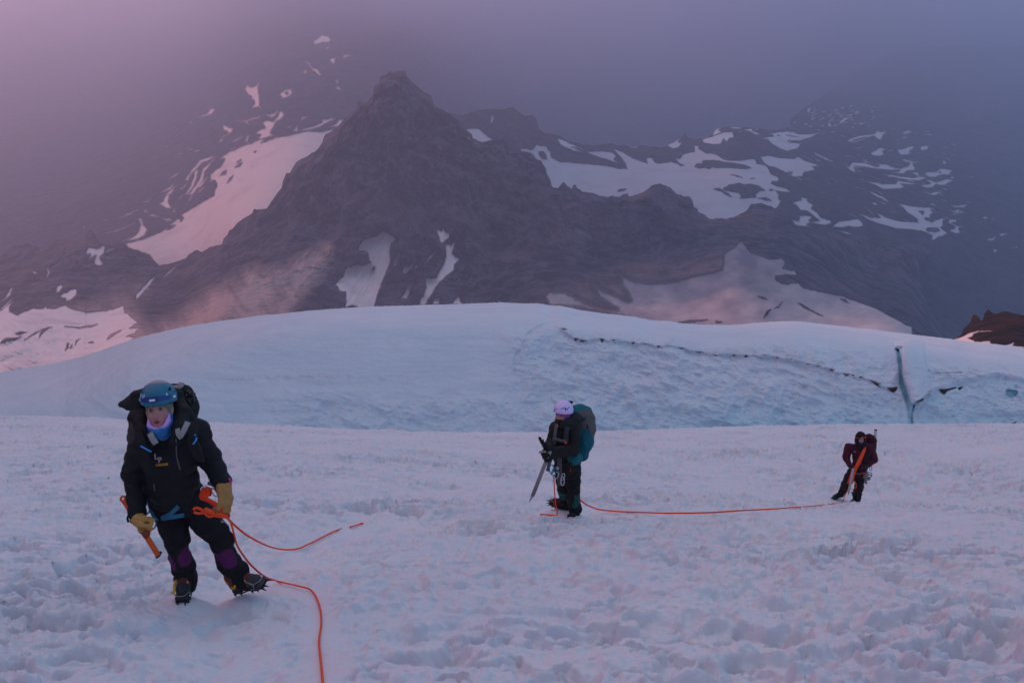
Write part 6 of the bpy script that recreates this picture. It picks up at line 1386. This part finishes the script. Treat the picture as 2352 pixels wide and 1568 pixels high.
def knot(m):
    k = lambda x, y, rel=0: K1(x, y, L0-0.62+rel)
    m.tube([k(1150, 1340), k(820, 1280), k(560, 1215), k(400, 1225), k(255, 1195)], 0.0095, 8, 5)
    m.tube([k(240, 1120), k(290, 1080), k(380, 1075), k(480, 1130), k(560, 1170)], 0.0095, 8, 5)
    m.tube([k(570, 1150), k(600, 1100, -.02), k(720, 1150, -.03), k(800, 1220, -.02), k(760, 1300, -.01), k(650, 1290, -.02), k(590, 1200, -.03), k(680, 1170, -.035), k(730, 1240, -.03)], 0.0105, 8, 5)
    m.tube([k(620, 1290, -.01), k(600, 1180, -.02), k(660, 1130, -.03), k(760, 1170, -.02), k(810, 1270), k(900, 1265)], 0.010, 8, 5)
mid_ = [(480, 1178, 'a', L0-.62), (513, 1183, 'a', L0-.62), (537, 1204, 'a', L0-.5), (559, 1222.5, 'a', L0-.1), (580, 1236, 'a', L0+.6), (603, 1248, 'a', L0+1.0), (625, 1257, 'a', L0+1.8)]
g1, dd1 = ray_ground(660, 1262)
mid_ = mid_[:-2] + [(603, 1248, 'a', L0+0.45*(dd1-L0)), (625, 1256.5, 'a', L0+0.74*(dd1-L0)), (648, 1261, 'a', L0+.95*(dd1-L0)), (670, 1261.5, 'g', .02), (689, 1258, 'g', .015), (700.7, 1252.7, 'g', .015), (717, 1245, 'g', .015), (735, 1235.6, 'g', .015), (750, 1228, 'g', .015), (762, 1222, 'g', .015), (774, 1217, 'g', .012), (783, 1213.5, 'g', .0), (790, 1212, 'g', -.03), (801, 1209.5, 'g', -.05), (807, 1209, 'g', .012), (820, 1205, 'g', .015), (834, 1201.4, 'g', .012), (842, 1200, 'g', -.06),
        (1000, 1190, 'g', -.12), (1150, 1183, 'g', -.10), (1238, 1180, 'g', -.03), (1242, 1180, 'g', .01), (1255, 1181, 'g', .015), (1268, 1182, 'g', .015), (1279, 1181.5, 'a', SD-.05), (1279.5, 1171, 'a', SD-.15), (1275.5, 1154, 'a', SD-.4), (1273, 1114, 'a', SD-.62), (1271.5, 1093, 'a', SD-.68)]
make_rope('rope', [mid_], 0.0080, 'orange rope from the knot on the nearest climber to the middle climber', knot)
far_ = [(1318, 1130, 'a', SD-.1), (1329, 1144, 'a', SD+.15), (1345, 1157, 'a', SD+.4), (1362, 1165, 'a', SD+.7), (1380, 1170, 'g', .05), (1420, 1174, 'g', .045), (1460, 1175.5, 'g', .045), (1500, 1177, 'g', .07), (1540, 1178, 'g', .08), (1590, 1177.5, 'g', .10), (1640, 1176, 'g', .10), (1700, 1172, 'g', .08), (1740, 1170, 'g', .07), (1780, 1168, 'g', .07), (1820, 1165, 'g', .06), (1860, 1162, 'g', .045),
        (1888, 1159, 'g', .045), (1908, 1156.5, 'g', .045), (1921, 1156, 'g', .01), (1931.6, 1156.5, 'a', TDp-.05), (1936, 1151, 'a', TDp-.15), (1941, 1137, 'a', TDp-.3), (1948, 1124, 'a', TDp-.4), (1953, 1112, 'a', TDp-.5), (1957, 1104, 'a', TDp-.56)]
make_rope('rope', [far_], 0.0100, 'orange rope lying taut on the snow between the middle climber and the farthest climber')
build_slope()
# ------------------------------------------------------------------ unseen ridge added left of the view to block low sun from the slope
def shoulder():
    ln = np.array([(-66, -40, 15), (-70, 10, 19), (-84, 70, 24), (-112, 130, 28), (-150, 190, 32), (-215, 290, 32)], float)
    t = np.linspace(0, 5, 200); X = np.interp(t, range(6), ln[:, 0]); Y = np.interp(t, range(6), ln[:, 1]); Z = np.interp(t, range(6), ln[:, 2])+3.0*fbm(t*3, t*0, oct=4, seed=2)
    s = np.linspace(-1, 1, 60)[:, None]
    Xg = X[None]-s*28; Yg = Y[None]+0*s; Zg = Z[None]-np.abs(s)*(Z[None]+0.43*Y[None]+30)
    n = fbm(Xg/9, Yg/9, Zg/9, oct=5, seed=77, ridged=True); Xg = Xg+2.5*n*(1-0.2*np.abs(s)); Zg = Zg+1.5*n*np.abs(s)
    z = np.full(Xg.shape, -LIM)
    o = mesh_obj('added_shade_ridge', np.stack([Xg, Yg, Zg], -1).reshape(-1, 3), grid_faces(60, 200), rock_snow_mat('shade_ridge_rock', (0.03, 0.028, 0.032), (0.12, 0.10, 0.10), 8.0), attrs={'snow': z, 'scree': z*0, 'shade_dim': z*0})
    o['kind'] = 'structure'
shoulder()
# ------------------------------------------------------------------ the smoky air
def haze():
    x, y0, y1, z0, z1 = 16000, -60, 24000, -2600, 45.0
    v = [(-x, y0, z0), (x, y0, z0), (x, y1, z0), (-x, y1, z0), (-x, y0, z1), (x, y0, z1), (x, y1, z1), (-x, y1, z1)]
    f = [(0, 3, 2, 1), (4, 5, 6, 7), (0, 1, 5, 4), (1, 2, 6, 5), (2, 3, 7, 6), (3, 0, 4, 7)]
    m = bpy.data.materials.new('smoky_air'); m.use_nodes = True; t = m.node_tree; t.nodes.clear()
    pv = N(t, 'ShaderNodeVolumePrincipled'); pv.inputs['Density'].default_value = 1.10e-4
    pv.inputs['Color'].default_value = (0.54, 0.73, 1.0, 1); pv.inputs['Anisotropy'].default_value = 0.5
    out = N(t, 'ShaderNodeOutputMaterial'); t.links.new(pv.outputs[0], out.inputs['Volume'])
    o = mesh_obj('haze', v, f, m, smooth_=False); o['kind'] = 'stuff'
haze()
